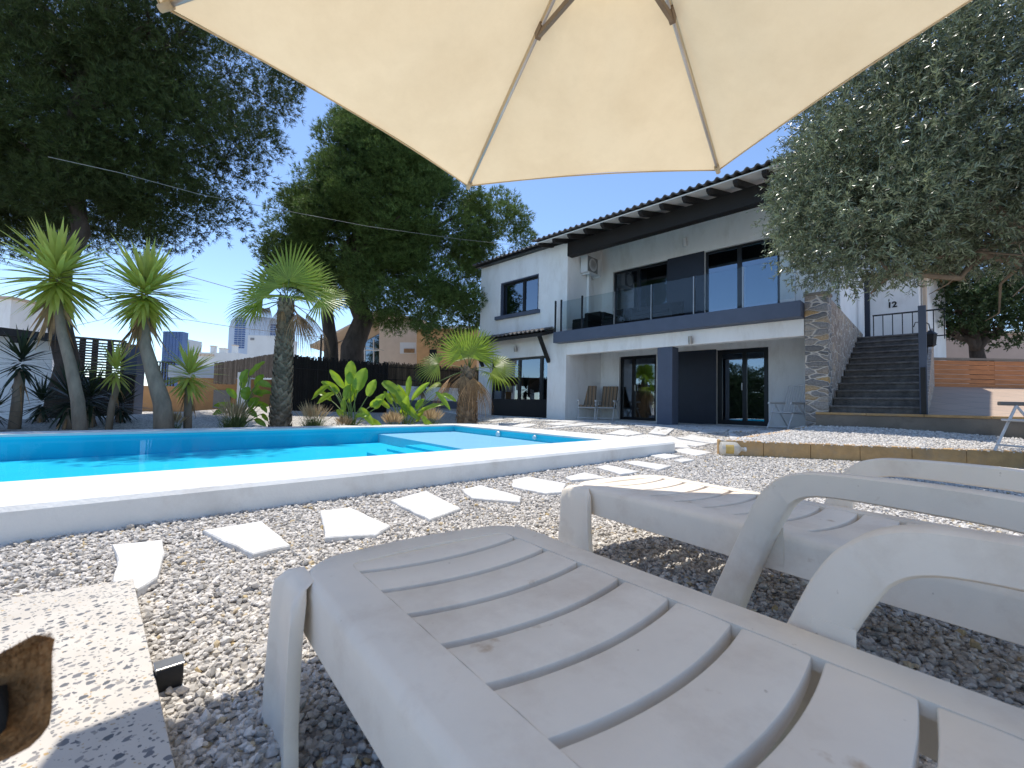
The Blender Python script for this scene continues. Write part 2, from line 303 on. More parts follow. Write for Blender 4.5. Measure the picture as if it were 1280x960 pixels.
# ------------------------------------------------------------------ mesh helpers
class MB:
    def __init__(s): s.v = []; s.f = []
    def add(s, v, f):
        k = len(s.v); s.v += [tuple(p) for p in v]; s.f += [tuple(i+k for i in q) for q in f]; return s
    def box(s, a, b, rot=None, org=(0, 0, 0)):
        x0, y0, z0 = a; x1, y1, z1 = b
        v = [Vector((x, y, z)) for z in (z0, z1) for y in (y0, y1) for x in (x0, x1)]
        if rot is not None: v = [rot @ p + Vector(org) for p in v]
        return s.add(v, [(0, 2, 3, 1), (4, 5, 7, 6), (0, 1, 5, 4), (2, 6, 7, 3), (0, 4, 6, 2), (1, 3, 7, 5)])
    def bar(s, p, q, w, d, upv=(0, 0, 1)):
        p = Vector(p); q = Vector(q); t = (q-p).normalized(); a = t.cross(Vector(upv))
        if a.length < 1e-4: a = t.cross(Vector((1, 0, 0)))
        a.normalize(); b = a.cross(t)
        v = []
        for c in (p, q):
            for i, j in ((-1, -1), (1, -1), (1, 1), (-1, 1)): v.append(c + a*i*w/2 + b*j*d/2)
        return s.add(v, [(0, 3, 2, 1), (4, 5, 6, 7), (0, 1, 5, 4), (1, 2, 6, 5), (2, 3, 7, 6), (3, 0, 4, 7)])
    def tube(s, pts, rad, n=8, caps=True):
        pts = [Vector(p) for p in pts]
        if not hasattr(rad, '__len__'): rad = [rad]*len(pts)
        t0 = (pts[1]-pts[0]).normalized(); a = t0.cross(Vector((0, 0, 1)))
        if a.length < .05: a = t0.cross(Vector((1, 0, 0)))
        a.normalize(); v = []; f = []
        for i, p in enumerate(pts):
            t = (pts[min(i+1, len(pts)-1)]-pts[max(i-1, 0)]).normalized()
            a = (a - t*a.dot(t)).normalized(); b = t.cross(a)
            for k in range(n):
                th = 2*pi*k/n; v.append(p + (a*math.cos(th)+b*math.sin(th))*rad[i])
        for i in range(len(pts)-1):
            for k in range(n):
                k2 = (k+1) % n; f.append((i*n+k, i*n+k2, (i+1)*n+k2, (i+1)*n+k))
        if caps: f.append(tuple(range(n))[::-1]); f.append(tuple((len(pts)-1)*n+k for k in range(n)))
        return s.add(v, f)
    def lathe(s, prof, c=(0, 0, 0), n=16):
        c = Vector(c); v = []; f = []
        for r, z in prof:
            for k in range(n): v.append(c+Vector((r*math.cos(2*pi*k/n), r*math.sin(2*pi*k/n), z)))
        for i in range(len(prof)-1):
            for k in range(n): k2 = (k+1) % n; f.append((i*n+k, i*n+k2, (i+1)*n+k2, (i+1)*n+k))
        f.append(tuple(range(n))[::-1]); f.append(tuple((len(prof)-1)*n+k for k in range(n)))
        return s.add(v, f)
    def prism(s, poly, z0, z1, topin=0.):
        """poly: list of (x,y) counter-clockwise"""
        n = len(poly); cx = sum(p[0] for p in poly)/n; cy = sum(p[1] for p in poly)/n
        zz0 = z0 if hasattr(z0, '__len__') else [z0]*n; zz1 = z1 if hasattr(z1, '__len__') else [z1]*n
        v = [(p[0], p[1], zz0[i]) for i, p in enumerate(poly)]
        if topin:
            v += [(p[0], p[1], zz1[i]-topin) for i, p in enumerate(poly)]
            def ins(p):
                d = math.hypot(p[0]-cx, p[1]-cy) or 1
                return (p[0]+(cx-p[0])/d*topin, p[1]+(cy-p[1])/d*topin)
            v += [(*ins(p), zz1[i]) for i, p in enumerate(poly)]; L = 3
        else:
            v += [(p[0], p[1], zz1[i]) for i, p in enumerate(poly)]; L = 2
        f = [tuple(range(n))[::-1], tuple((L-1)*n+k for k in range(n))]
        for l in range(L-1):
            for k in range(n): k2 = (k+1) % n; f.append((l*n+k, l*n+k2, (l+1)*n+k2, (l+1)*n+k))
        return s.add(v, f)
    def grid(s, fn, nu, nv):
        v = [fn(i/nu, j/nv) for j in range(nv+1) for i in range(nu+1)]
        f = [(j*(nu+1)+i, j*(nu+1)+i+1, (j+1)*(nu+1)+i+1, (j+1)*(nu+1)+i) for j in range(nv) for i in range(nu)]
        return s.add(v, f)

WROOT = set()
def woff(root):
    while root is not None and root.parent is not None: root = root.parent
    return Vector(root.location) if (root is not None and root.name in WROOT) else Vector((0, 0, 0))
def finish(o, mat, root, smooth, bevel):
    if mat is not None: o.data.materials.append(M[mat] if isinstance(mat, str) else mat)
    COL.objects.link(o)
    if root is not None: o.parent = root
    if smooth is not None and len(o.data.polygons):
        o.data.polygons.foreach_set('use_smooth', [True]*len(o.data.polygons))
        if smooth and smooth is not True:
            o.data.set_sharp_from_angle(angle=math.radians(smooth))
    if bevel:
        md = o.modifiers.new('bevel', 'BEVEL'); md.width = bevel; md.segments = 2; md.limit_method = 'ANGLE'; md.angle_limit = math.radians(40)
    return o
def part(name, mb, mat, root=None, smooth=None, bevel=0, props=None):
    me = bpy.data.meshes.new(name); off = woff(root)
    me.from_pydata([Vector(p)-off for p in mb.v], [], mb.f); me.update()
    o = bpy.data.objects.new(name, me); finish(o, mat, root, smooth, bevel)
    if props:
        for k, v in props.items(): o[k] = v
    return o
def npart(name, V, Fc, mat, root=None, smooth=None):
    V = np.asarray(V, np.float32).reshape(-1, 3).copy(); Fc = np.asarray(Fc, np.int32)
    V -= np.array(woff(root), np.float32)
    me = bpy.data.meshes.new(name); k = Fc.shape[1]
    me.vertices.add(len(V)); me.vertices.foreach_set('co', V.ravel())
    me.loops.add(Fc.size); me.loops.foreach_set('vertex_index', Fc.ravel())
    me.polygons.add(len(Fc)); me.polygons.foreach_set('loop_start', np.arange(0, Fc.size, k, dtype=np.int32))
    me.polygons.foreach_set('loop_total', np.full(len(Fc), k, np.int32)) if False else None
    me.update(calc_edges=True); me.validate()
    o = bpy.data.objects.new(name, me)
    if smooth is None: me.polygons.foreach_set('use_smooth', [False]*len(me.polygons))
    return finish(o, mat, root, smooth, 0)
def empty(name, loc=(0, 0, 0), rotz=0., world=False):
    o = bpy.data.objects.new(name, None); o.empty_display_size = .1; COL.objects.link(o)
    o.location = loc; o.rotation_euler = (0, 0, rotz)
    if world: WROOT.add(o.name)
    return o
def tag(o, label=None, cat=None, group=None, kind=None):
    if label: o['label'] = label
    if cat: o['category'] = cat
    if group: o['group'] = group
    if kind: o['kind'] = kind
    return o
def dup(root, loc, rotz, label=None):
    r = root.copy(); COL.objects.link(r); r.location = loc; r.rotation_euler = (0, 0, rotz)
    if label: r['label'] = label
    for ch in list(root.children):
        c = ch.copy(); COL.objects.link(c); c.parent = r
        for g in ch.children:
            d = g.copy(); COL.objects.link(d); d.parent = c
    return r

# ------------------------------------------------------------------ house frame of reference
HA = math.radians(-44.78)
hu = -np.array([math.sin(HA), math.cos(HA), 0]); hn = np.array([hu[1], -hu[0], 0])
if hn[1] > 0: hn = -hn
HO = onz(821, 531, .28)
HROT = math.atan2(hu[1], hu[0])
def W(u, n, z): return HO + hu*u + hn*n + np.array([0, 0, z])
def H(u, n, z): return (u, -n, z)          # point in the villa's own frame (facade axis, depth axis, height)
def toloc(x, y):
    d = np.array([x, y, 0]) - np.array([HO[0], HO[1], 0]); return float(d@hu), float(d@hn)

# ------------------------------------------------------------------ terrain
def sstep(a, b, t):
    t = min(1, max(0, (t-a)/(b-a))); return t*t*(3-2*t)
def terrain(x, y):
    s = .7*x+.71*y; q = -.70*x+.71*y-9.6
    base = .28*sstep(6.6, 10.4, s)
    garden = .14 + .075*min(max(q, 0), 9)*sstep(-11.5, -6.5, x)
    u, n = toloc(x, y)
    base *= 1-.92*sstep(.4, 2.6, u)*sstep(.5, 1.9, n)
    wg = sstep(-5.2, -8.6, u) if False else (1-sstep(-8.6, -5.4, u))
    wg *= sstep(-2., -.2, q)
    return base*(1-wg)+garden*wg

def unit(v): return v/np.maximum(np.linalg.norm(v, axis=-1, keepdims=True), 1e-9)
def rsph(n): return unit(NR.normal(size=(n, 3)))
def perp(d):
    a = np.cross(d, NR.normal(size=d.shape)); return unit(a)
def blades(base, d, length, width, droop, nseg=3, fold=0., tip=.08, wprof=None, side=None):
    """n curved strips: base n3, direction n3, returns verts and quads"""
    n = len(base); s = perp(d) if side is None else side
    hz = np.array([0, 0, -1.])
    t = np.linspace(0, 1, nseg+1); rows = []
    wp = wprof if wprof is not None else [1-(1-tip)*x for x in t]
    for k, x in enumerate(t):
        c = base+d*(length[:, None]*x)+hz*(droop[:, None]*length[:, None]*x*x)
        w = (width*wp[k]*.5)[:, None]; rows += [c-s*w, c+s*w]
    V = np.stack(rows, 1)                               # n, 2*(nseg+1), 3
    q = np.array([(2*k, 2*k+1, 2*k+3, 2*k+2) for k in range(nseg)])
    Fq = (q[None]+(np.arange(n)*(2*(nseg+1)))[:, None, None]).reshape(-1, 4)
    return V.reshape(-1, 3), Fq
# ================================================================== GROUND
PN, PF = (2.89, 7.42), (-1.12, 12.5)                   # pool: near and far corner of its right end (outer edge)
pd_n = np.array([-.727, -.716]); pd_f = np.array([-.700, -.714])
PNL = tuple(np.array(PN)+pd_n*10.2); PFL = tuple(np.array(PF)+pd_f*12.2)
POOL = [PN, PF, PFL, PNL]                              # counter-clockwise
def inset(poly, d):
    """inward offset of a convex ccw polygon; d per edge i (poly[i]->poly[i+1])"""
    n = len(poly); L = []
    for i in range(n):
        a = np.array(poly[i]); b = np.array(poly[(i+1) % n]); t = (b-a)/np.linalg.norm(b-a); nn = np.array([-t[1], t[0]])
        di = d[i] if hasattr(d, '__len__') else d
        L.append((a+nn*di, t))
    out = []
    for i in range(n):
        p, t = L[i-1]; q, u = L[i]
        k = np.linalg.solve(np.array([t, -u]).T, q-p); out.append(tuple(p+t*k[0]))
    return out
def inpoly(poly, x, y):
    n = len(poly); c = False
    for i in range(n):
        x0, y0 = poly[i]; x1, y1 = poly[(i+1) % n]
        if (y0 > y) != (y1 > y) and x < (x1-x0)*(y-y0)/(y1-y0)+x0: c = not c
    return c
hole = inset(POOL, .12)
def build_ground():
    xs = list(np.arange(-16, 16.01, .25)); ys = list(np.arange(-4, 22.01, .25))
    far = [23, 25, 28, 33, 45, 80, 200, 700, 2500]
    xs = [-2500, -700, -200, -80, -45, -30, -24, -20, -18]+xs+[18, 20, 24, 30, 45, 80, 200, 700, 2500]; ys = [-2500, -200, -40, -15, -8]+ys+far
    v = []; f = []
    for y in ys:
        for x in xs:
            z = terrain(x, y)
            if y > 30: z = z-.02*(y-30) if y < 200 else z-3.4
            v.append((x, y, z))
    nx = len(xs)
    for j in range(len(ys)-1):
        for i in range(nx-1):
            cx = .5*(xs[i]+xs[i+1]); cy = .5*(ys[j]+ys[j+1])
            if inpoly(hole, cx, cy): continue
            f.append((j*nx+i, j*nx+i+1, (j+1)*nx+i+1, (j+1)*nx+i))
    mb = MB(); mb.v = v; mb.f = f
    o = part('ground', mb, 'ground', None, True); o['kind'] = 'structure'
build_ground()

# ================================================================== POOL
def rounded(poly, idx, r, n=8):
    out = []
    for i, p in enumerate(poly):
        if i not in idx: out.append(p); continue
        a = np.array(poly[i-1]); b = np.array(p); c = np.array(poly[(i+1) % len(poly)])
        t1 = (a-b)/np.linalg.norm(a-b); t2 = (c-b)/np.linalg.norm(c-b)
        ang = math.acos(float(t1@t2)); L = r/math.tan(ang/2)
        s = b+t1*L; e = b+t2*L; bis = (t1+t2)/np.linalg.norm(t1+t2); cen = b+bis*(r/math.sin(ang/2))
        a0 = math.atan2(*(s-cen)[::-1]); a1 = math.atan2(*(e-cen)[::-1]); da = (a1-a0+pi) % (2*pi)-pi
        for k in range(n+1): th = a0+da*k/n; out.append((cen[0]+r*math.cos(th), cen[1]+r*math.sin(th)))
    return out
pool = empty('swimming_pool', (*PN, 0), world=True)
tag(pool, 'long rectangular swimming pool of turquoise water with broad white painted rim', 'swimming pool')
ZC = .185
outer = rounded(POOL, (0,), .42, 10); no = len(outer)
INN = inset(POOL, (1.05, .66, .62, .93))                 # inner edge
inner = [INN[0]]*11 + INN[1:]
mb = MB()
ch = .025
o2 = []
for i, p in enumerate(outer):
    c = np.array(inner[i]); d = c-np.array(p); d /= np.linalg.norm(d); o2.append(tuple(np.array(p)+d*ch))
rings = [[(*p, -.25) for p in outer], [(*p, ZC-ch) for p in outer], [(*p, ZC) for p in o2], [(*p, ZC) for p in inner], [(*p, ZC-.03) for p in inner]]
v = sum(rings, []); f = []
for l in range(4):
    for k in range(no):
        k2 = (k+1) % no
        f.append((l*no+k, l*no+k2, (l+1)*no+k2, (l+1)*no+k))
mb.add(v, f)
part('coping', mb, 'coping', pool, 35)
# shell: floor, walls, shallow shelf and steps at the right-hand end
SH = inset(POOL, (1.052, .662, .622, .932))
e1 = (np.array(PNL)-np.array(PN)); e1 /= np.linalg.norm(e1)
e2 = (np.array(PF)-np.array(PN)); e2 /= np.linalg.norm(e2)
ZW = .118; ZF = -.16
mb = MB()
v = [(*p, ZC-.031) for p in SH]+[(*p, ZF) for p in SH]
mb.add(v, [(4, 5, 6, 7)]+[((k+1) % 4, k, k+4, (k+1) % 4+4) for k in range(4)])
part('basin', mb, 'shell', pool)
A = np.array(SH[0]); B = np.array(SH[1])
mb = MB()
def strip(d0, d1, s0, s1, zt):
    a = A+(B-A)*s0; b = A+(B-A)*s1
    pts = [a+e1*d0, b+e1*d0, b+e1*d1, a+e1*d1]
    mb.prism([tuple(p) for p in pts], ZF+.004, zt)
strip(.02, 2.1, .003, .997, .02)
part('shelf', mb, 'shelfpaint', pool)
for k in range(3):
    mb = MB(); strip(2.1+.36*k+.002, 2.1+.36*(k+1), .003, .55, -.02-.04*k); part('step', mb, 'shell', pool)
mb = MB()
ci = A+(B-A)*.60+e1*.045
mb.tube([(ci[0], ci[1], .085), (ci[0]+e1[0]*.03, ci[1]+e1[1]*.03, .085)], [.065, .05], 14); part('pool_light', mb, 'whitemetal', pool)
ci = A+(B-A)*.35+e1*.045
mb = MB(); mb.tube([(ci[0], ci[1], .10), (ci[0]+e1[0]*.03, ci[1]+e1[1]*.03, .10)], [.045, .035], 12); part('inlet', mb, 'whitemetal', pool)
mb = MB(); WS = inset(POOL, (1.053, .663, .623, .933)); mb.add([(*p, ZW) for p in WS], [(0, 1, 2, 3)])
o = part('water', mb, 'water'); o['kind'] = 'structure'

# ================================================================== VILLA
villa = empty('villa', tuple(HO), HROT)
tag(villa, 'white two storey villa with dark tiled roof, glass balcony and covered ground floor terrace', 'villa')
def wallh(mb, u0, u1, z0, z1, y0, t, holes):
    us = sorted({u0, u1, *[h[0] for h in holes], *[h[1] for h in holes]}); zs = sorted({z0, z1, *[h[2] for h in holes], *[h[3] for h in holes]})
    for i in range(len(us)-1):
        for j in range(len(zs)-1):
            cu = (us[i]+us[i+1])/2; cz = (zs[j]+zs[j+1])/2
            if any(h[0] < cu < h[1] and h[2] < cz < h[3] for h in holes): continue
            mb.box((us[i], y0, zs[j]), (us[i+1], y0+t, zs[j+1]))
RW = 2.0                                                # depth of the recess
wing_holes = [(-6.27, -4.42, 3.75, 4.98), (-6.8, -3.92, .03, 2.14)]
up_holes = [(-2.7, -.68, 2.9, 5.18), (.47, 2.45, 2.9, 5.17)]
lo_holes = [(-2.4, -1.05, .03, 2.18), (.82, 2.17, .03, 2.18)]
mb = MB()
wallh(mb, -7.46, -3.14, -.3, 5.80, 0, .25, wing_holes)
mb.box((-3.39, .25, -.3), (-3.14, 9, 6.3)); mb.box((-7.46, .25, -.3), (-7.21, 9, 5.85))
wallh(mb, -3.14, 3.4, -.3, 2.6, RW, .25, lo_holes); wallh(mb, -3.14, 3.75, 2.6, 6.40, RW, .25, up_holes)
mb.box((3.4, RW+.003, -.3), (3.75, 9, 2.6)); mb.box((3.5, RW+.25, 2.6), (3.75, 9, 6.5)); mb.box((-7.21, 8.75, -.3), (3.5, 9, 6.5))
part('wall', mb, 'plaster', villa)
mb = MB(); mb.box((-3.139, .0, 2.1), (3.398, .25, 2.478)); part('beam', mb, 'plaster', villa, None, .012)
mb = MB(); mb.box((-3.45, -.3, 2.48), (3.398, RW-.002, 2.83)); part('balcony_slab', mb, 'slate', villa, None, .01)
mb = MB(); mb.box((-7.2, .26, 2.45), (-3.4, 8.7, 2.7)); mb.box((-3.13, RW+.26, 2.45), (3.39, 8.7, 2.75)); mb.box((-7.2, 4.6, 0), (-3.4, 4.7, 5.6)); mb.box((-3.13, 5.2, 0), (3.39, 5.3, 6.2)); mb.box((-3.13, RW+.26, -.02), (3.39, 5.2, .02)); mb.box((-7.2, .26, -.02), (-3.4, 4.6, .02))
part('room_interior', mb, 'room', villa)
mb = MB(); mb.box((0, .003, -.3), (.42, .38, 2.098)); part('column', mb, 'slate', villa, None, .008)
mb = MB(); mb.box((-.66, RW-.03, 0), (.818, RW-.002, 2.2)); part('cladding_panel', mb, 'navy', villa)
mb = MB(); mb.box((-.678, RW-.03, 2.84), (.468, RW-.002, 5.19)); part('cladding_panel', mb, 'navy', villa)
def window(name, u0, u1, z0, z1, y, splits, kick=0, handle=False, fr=.075, curtain=None):
    m1 = MB(); g = .003
    m1.box((u0+g, y, z0+g), (u0+fr, y+.07, z1-g)); m1.box((u1-fr, y, z0+g), (u1-g, y+.07, z1-g))
    m1.box((u0+fr, y, z1-fr), (u1-fr, y+.07, z1-g)); m1.box((u0+fr, y, z0+g), (u1-fr, y+.07, z0+fr+kick))
    for s in splits: m1.box((s-.055, y-.012, z0+fr+kick), (s+.055, y+.06, z1-fr))
    w = part(name, m1, 'blackframe', villa)
    m2 = MB(); m2.box((u0+fr-.01, y+.03, z0+fr-.01), (u1-fr+.01, y+.042, z1-fr+.01)); part('pane', m2, 'pane', w)
    if curtain:
        m3 = MB()
        for (a, b) in curtain:
            m3.grid(lambda i, j: (a+(b-a)*i, y+.22+.03*math.sin(i*(b-a)*60), z0+.1+(z1-z0-.2)*j), 24, 1)
        part('curtain', m3, 'curtain', w)
    if handle:
        m4 = MB(); m4.box((handle-.015, y-.07, (z0+z1)/2-.1), (handle+.015, y-.013, (z0+z1)/2+.1)); part('handle', m4, 'steelgrey', w, None, .004)
window('window', -6.27, -4.42, 3.75, 4.98, .12, [-5.2], curtain=[(-5.45, -5.3)])
window('glass_door', -6.8, -3.92, .03, 2.14, .12, [-6.2, -5.35, -4.3], kick=.55, handle=-5.42, curtain=[(-6.0, -5.5), (-5.15, -4.75)])
window('glass_door', -2.4, -1.05, .03, 2.18, RW+.08, [-1.9], handle=-1.82, fr=.1)
window('glass_door', .82, 2.17, .03, 2.18, RW+.08, [1.55], fr=.13, handle=1.5)
window('glass_door', -2.7, -.68, 2.9, 5.18, RW+.08, [-1.75])
window('glass_door', .47, 2.45, 2.9, 5.17, RW+.08, [1.42])
mb = MB(); mb.box((-6.5, -.11, 3.62), (-4.3, .1, 3.745)); mb.box((-6.30, -.004, 3.746), (-6.262, .119, 5.01)); mb.box((-4.428, -.004, 3.746), (-4.39, .119, 5.01)); mb.box((-6.262, -.004, 4.972), (-4.428, .119, 5.01))
part('sill', mb, 'slate', villa)
# --- roof
def zs(y): return 5.72+.27*(.75+y)
def tiles(u0, u1, y0, y1, z0, z1, pitch=.215, amp=.055):
    n = int(round((u1-u0)/pitch)); rows = max(1, int(round((y1-y0)/.42))); per = 8
    mbb = MB(); nu = n*per; V = []; L = 0
    for r_ in range(rows):
        for e in (0, 1):
            t = (r_+e)/rows; yy = y0+(y1-y0)*t - (0 if e else .03); zz = z0+(z1-z0)*t+(.028 if e == 0 else 0.)
            for i in range(nu+1):
                ph = (i/per) % 1.; s = math.sin(pi*min(1, ph/.62)) if ph < .62 else -.25*math.sin(pi*(ph-.62)/.38)
                V.append((u0+(u1-u0)*i/nu, yy, zz+amp*s+R.uniform(-.003, .003)))
    k = nu+1; F_ = []
    for l in range(2*rows-1):
        for i in range(nu): F_.append((l*k+i, l*k+i+1, (l+1)*k+i+1, (l+1)*k+i))
    # eave face down to the batten
    b = len(V)
    for i in range(nu+1): V.append((u0+(u1-u0)*i/nu, y0-.03, V[i][2]-.03)); 
    for i in range(nu+1): V.append((u0+(u1-u0)*i/nu, y0+.35, V[i][2]-.03+.35*(z1-z0)/(y1-y0)))
    for i in range(nu): F_.append((b+i, b+i+1, i+1, i)); F_.append((b+k+i, b+k+i+1, b+i+1, b+i))
    return mbb.add(V, F_)
roof = part('roof', tiles(-3.95, 4.15, -.82, 4.6, zs(-.82)+.075, zs(4.6)+.075), 'tile', villa, 50)
mb = tiles(-7.7, -3.3, -.24, 4.6, 5.90, 5.90+4.84*.27); part('roof_tiles', mb, 'tile', roof, 50)
mb = MB(); mb.add([(-7.7, 4.6, zs(4.6)+.05), (4.15, 4.6, zs(4.6)+.05), (4.15, 9.4, zs(4.6)-1.3), (-7.7, 9.4, zs(4.6)-1.3)], [(0, 1, 2, 3)]); part('rear_slope', mb, 'tile', roof)
mb = MB(); mb.prism([(-3.9, -.75), (4.1, -.75), (4.1, RW), (-3.9, RW)], [zs(-.75), zs(-.75), zs(RW), zs(RW)], [zs(-.75)+.03, zs(-.75)+.03, zs(RW)+.03, zs(RW)+.03]); part('soffit', mb, 'soffit', roof)
mb = MB(); mb.prism([(-7.6, -.2), (-3.35, -.2), (-3.35, 4.6), (-7.6, 4.6)], [5.805, 5.805, 5.80+4.8*.27, 5.80+4.8*.27], [5.86, 5.86, 5.86+4.8*.27, 5.86+4.8*.27]); part('soffit', mb, 'blackwood', roof)
for k in range(13):
    u = -3.78+.6*k; mb = MB(); y0, y1 = -.70, RW-.002
    a = [(y0, zs(y0)-.002), (y0, zs(y0)-.07), (y0+.10, zs(y0+.1)-.15), (y1, zs(y1)-.15), (y1, zs(y1)-.002)]
    mb.add([(u-.05, y, z) for y, z in a]+[(u+.05, y, z) for y, z in a], [(0, 1, 2, 3, 4), (9, 8, 7, 6, 5)]+[(i, (i+5), (i+1) % 5+5, (i+1) % 5) for i in range(5)])
    part('rafter', mb, 'blackwood', roof)
mb = MB(); mb.box((-3.136, -.03, 5.33), (4.05, .22, 5.765)); part('eaves_beam', mb, 'blackwood', villa)
# --- tiled canopy above the wing door
mb = tiles(-7.45, -3.62, -.62, 0, 2.85, 3.05, .2, .045); cano = part('canopy', mb, 'tile', villa, 50)
mb = MB(); mb.prism([(-7.4, -.58), (-3.66, -.58), (-3.66, -.003), (-7.4, -.003)], [2.70, 2.70, 2.86, 2.86], [2.815, 2.815, 2.99, 2.99]); part('canopy_boards', mb, 'blackwood', cano)
for u in (-7.2, -3.85):
    mb = MB(); mb.bar((u, -.52, 2.72), (u, -.02, 1.9), .09, .11, (1, 0, 0)); part('brace', mb, 'blackwood', cano)
# --- balustrade
bal = None
us = [-3.42, -3.18, -2.36, -1.2, -.05, 1.1, 2.25, 3.3]
mbp = MB()
for a, b in zip(us[1:-1], us[2:]): mbp.box((a+.03, -.236, 2.9), (b-.03, -.226, 3.80))
bal = part('glass_balustrade', mbp, 'clear', villa)
for u in us:
    mb = MB(); mb.box((u-.022, -.26, 2.80), (u+.022 if u < -2 else u-.002, -.215, 3.86 if u < -2 else 3.80)); part('post', mb, 'blackframe' if u < -2 else 'steelgrey', bal)
mb = MB(); mb.box((-3.12, 1.02, 3.4), (-3.02, 1.14, 4.93)); part('pipe_cover', mb, 'plaster', villa, None, .01)

# --- things on and around the villa
def hthing(name, u, n, z, label, cat, group=None):
    t = empty(name, tuple(W(u, n, z)), HROT); return tag(t, label, cat, group)
t = hthing('air_conditioner', -3.135, -1.05, 5.2, 'white air conditioner unit mounted high at the wing corner under the eaves', 'air conditioner')
mb = MB(); mb.box((.045, -.42, -.28), (.32, .42, .28)); part('casing', mb, 'whitemetal', t, None, .015)
mb = MB(); mb.box((.322, -.40, -.25), (.336, .16, .25)); gr = part('fan_grille', mb, 'acgrey', t)
mb = MB()
for k in range(7): mb.lathe([(.03+.03*k, 0), (.036+.03*k, .004)], (0, 0, 0), 20)
for v_ in range(len(mb.v)): p = mb.v[v_]; mb.v[v_] = (.337+p[2], -.12+p[0], p[1])
part('fan_guard', mb, 'whitemetal', gr)
mb = MB(); mb.box((.003, -.32, -.33), (.34, -.29, -.285)); mb.box((.003, .29, -.33), (.34, .32, -.285)); part('bracket', mb, 'whitemetal', t)
def lamp(u, n, z, label, sc=1.):
    t = hthing('wall_lamp', u, n, z, label, 'wall lamp')
    mb = MB(); mb.box((-.05*sc, -.02, -.07*sc), (.05*sc, -.003, .07*sc)); part('mounting_plate', mb, 'whitemetal', t, None, .004)
    mb = MB(); mb.tube([(0, -.02, 0), (0, -.09, .03)], .016, 8); part('arm', mb, 'steelgrey', t, True)
    mb = MB(); mb.tube([(0, -.09, -.10*sc), (0, -.11, -.02*sc), (0, -.13, .12*sc)], [.055*sc, .06*sc, .05*sc], 14); part('lamp_head', mb, 'steelgrey' if sc < 1.01 else 'whitemetal', t, 40)
lamp(-.1, -RW, 5.55, 'white tubular wall lamp above the dark panel on the upper floor', 1.1)
lamp(-5.35, 0, 2.45, 'grey wall lamp below the tiled canopy of the villa wing', 1.)
lamp(.95, 0, 2.2, 'small grey wall lamp under the balcony beside the blue column', .9)
def rattan(u, n, w, label, name='balcony_armchair', cat='armchair'):
    t = hthing(name, u, n, 2.83, label, cat)
    mb = MB(); mb.box((-w/2, -.4, .10), (w/2, .4, .36)); mb.box((-w/2, .28, .36), (w/2, .4, .78)); mb.box((-w/2, -.4, .36), (-w/2+.1, .28, .62)); mb.box((w/2-.1, -.4, .36), (w/2, .28, .62)); part('frame', mb, 'sofa', t, None, .02)
    mb = MB(); mb.box((-w/2+.11, -.39, .362), (w/2-.11, .27, .47)); part('cushion', mb, 'sofa', t, None, .03)
    for a in (-1, 1):
        for b in (-1, 1): mb = MB(); mb.box((a*(w/2-.06)-.02, b*.34-.02, 0), (a*(w/2-.06)+.02, b*.34+.02, .1)); part('leg', mb, 'blackframe', t)
rattan(-2.95, -.7, .85, 'black woven armchair on the balcony nearest the villa wing')
rattan(-1.75, -.9, .8, 'black woven armchair on the balcony before the first glass door')
rattan(-.55, -1.0, 1.35, 'long black woven bench on the balcony before the dark panel', 'balcony_bench', 'bench')

# --- stone pier and stair wall, stairs
t = hthing('stone_wall', 3.6, -.2, -.1, 'rubble stone wall with dressed corner pier between terrace and stairs', 'stone wall')
mb = MB()
def q(p): return (p[0]-3.6, p[1]-.2, p[2]+.1)
mb.prism([(-.19, -.2), (.22, -.2), (.22, .25), (-.19, .25)], -.3, 3.06)
part('corner_pier', mb, 'pillarstone', t)
mb = MB(); L = 5.0
mb.prism([(-.19, .252), (.217, .252), (.217, L), (-.19, L)], -.3, [3.02, 3.02, 2.86, 2.86]); part('side_wall', mb, 'rubble', t)
mb = MB(); mb.prism([(-.21, -.22), (.24, -.22), (.24, .27), (-.21, .27)], 3.062, 3.12); part('cap_stone', mb, 'kerb', t, None, .01)
st = hthing('outdoor_staircase', 4.6, -.1, .42, 'steep flight of dark slate steps beside the stone wall', 'staircase')
NS = 12; rise = (2.55-.44)/NS; tread = .36
for k in range(NS):
    mb = MB(); mb.box((-.77, .0+tread*k, -.3), (.66, tread*(k+1)+.001 if k < NS-1 else tread*(k+1)+1.6, rise*(k+1)-.045)); mb.box((-.775, -.025+tread*k, rise*(k+1)-.044), (.665, tread*(k+1)-.001 if k < NS-1 else tread*(k+1)+1.6, rise*(k+1)))
    part('step', mb, 'step', st, None, .008)
mb = MB(); mb.box((.668, .05, -.3), (.73, tread*NS+1.6, .25)); mb.add([(.668, .05, .25), (.668, tread*NS, 2.25), (.668, tread*NS, .25), (.73, .05, .25), (.73, tread*NS, 2.25), (.73, tread*NS, .25)], [(0, 2, 1), (3, 4, 5), (0, 1, 4, 3)])
part('stringer', mb, 'rubble', st)
t = hthing('stair_post', 5.28, -.02, .42, 'tall slate blue steel post at the right foot of the stairs', 'post')
mb = MB(); mb.box((-.055, -.1, -.2), (.055, .01, 2.06)); part('shaft', mb, 'slate', t, None, .006)
mb = MB(); mb.box((-.035, -.135, 0), (.035, -.102, .9)); part('lower_guard', mb, 'blackpaint', t)
t = hthing('stair_post', 3.97, -4.75, 2.53, 'dark steel post at the head of the stairs against the white wall', 'post')
mb = MB(); mb.box((-.06, -.06, 0), (.06, .06, 1.75)); part('shaft', mb, 'navy', t, None, .006)
mb = MB(); mb.box((-.08, -.08, 1.75), (.08, .08, 1.8)); part('cap', mb, 'navy', t)
t = hthing('railing', 4.6, -5.6, 2.53, 'thin black metal railing across the top of the stairs', 'railing')
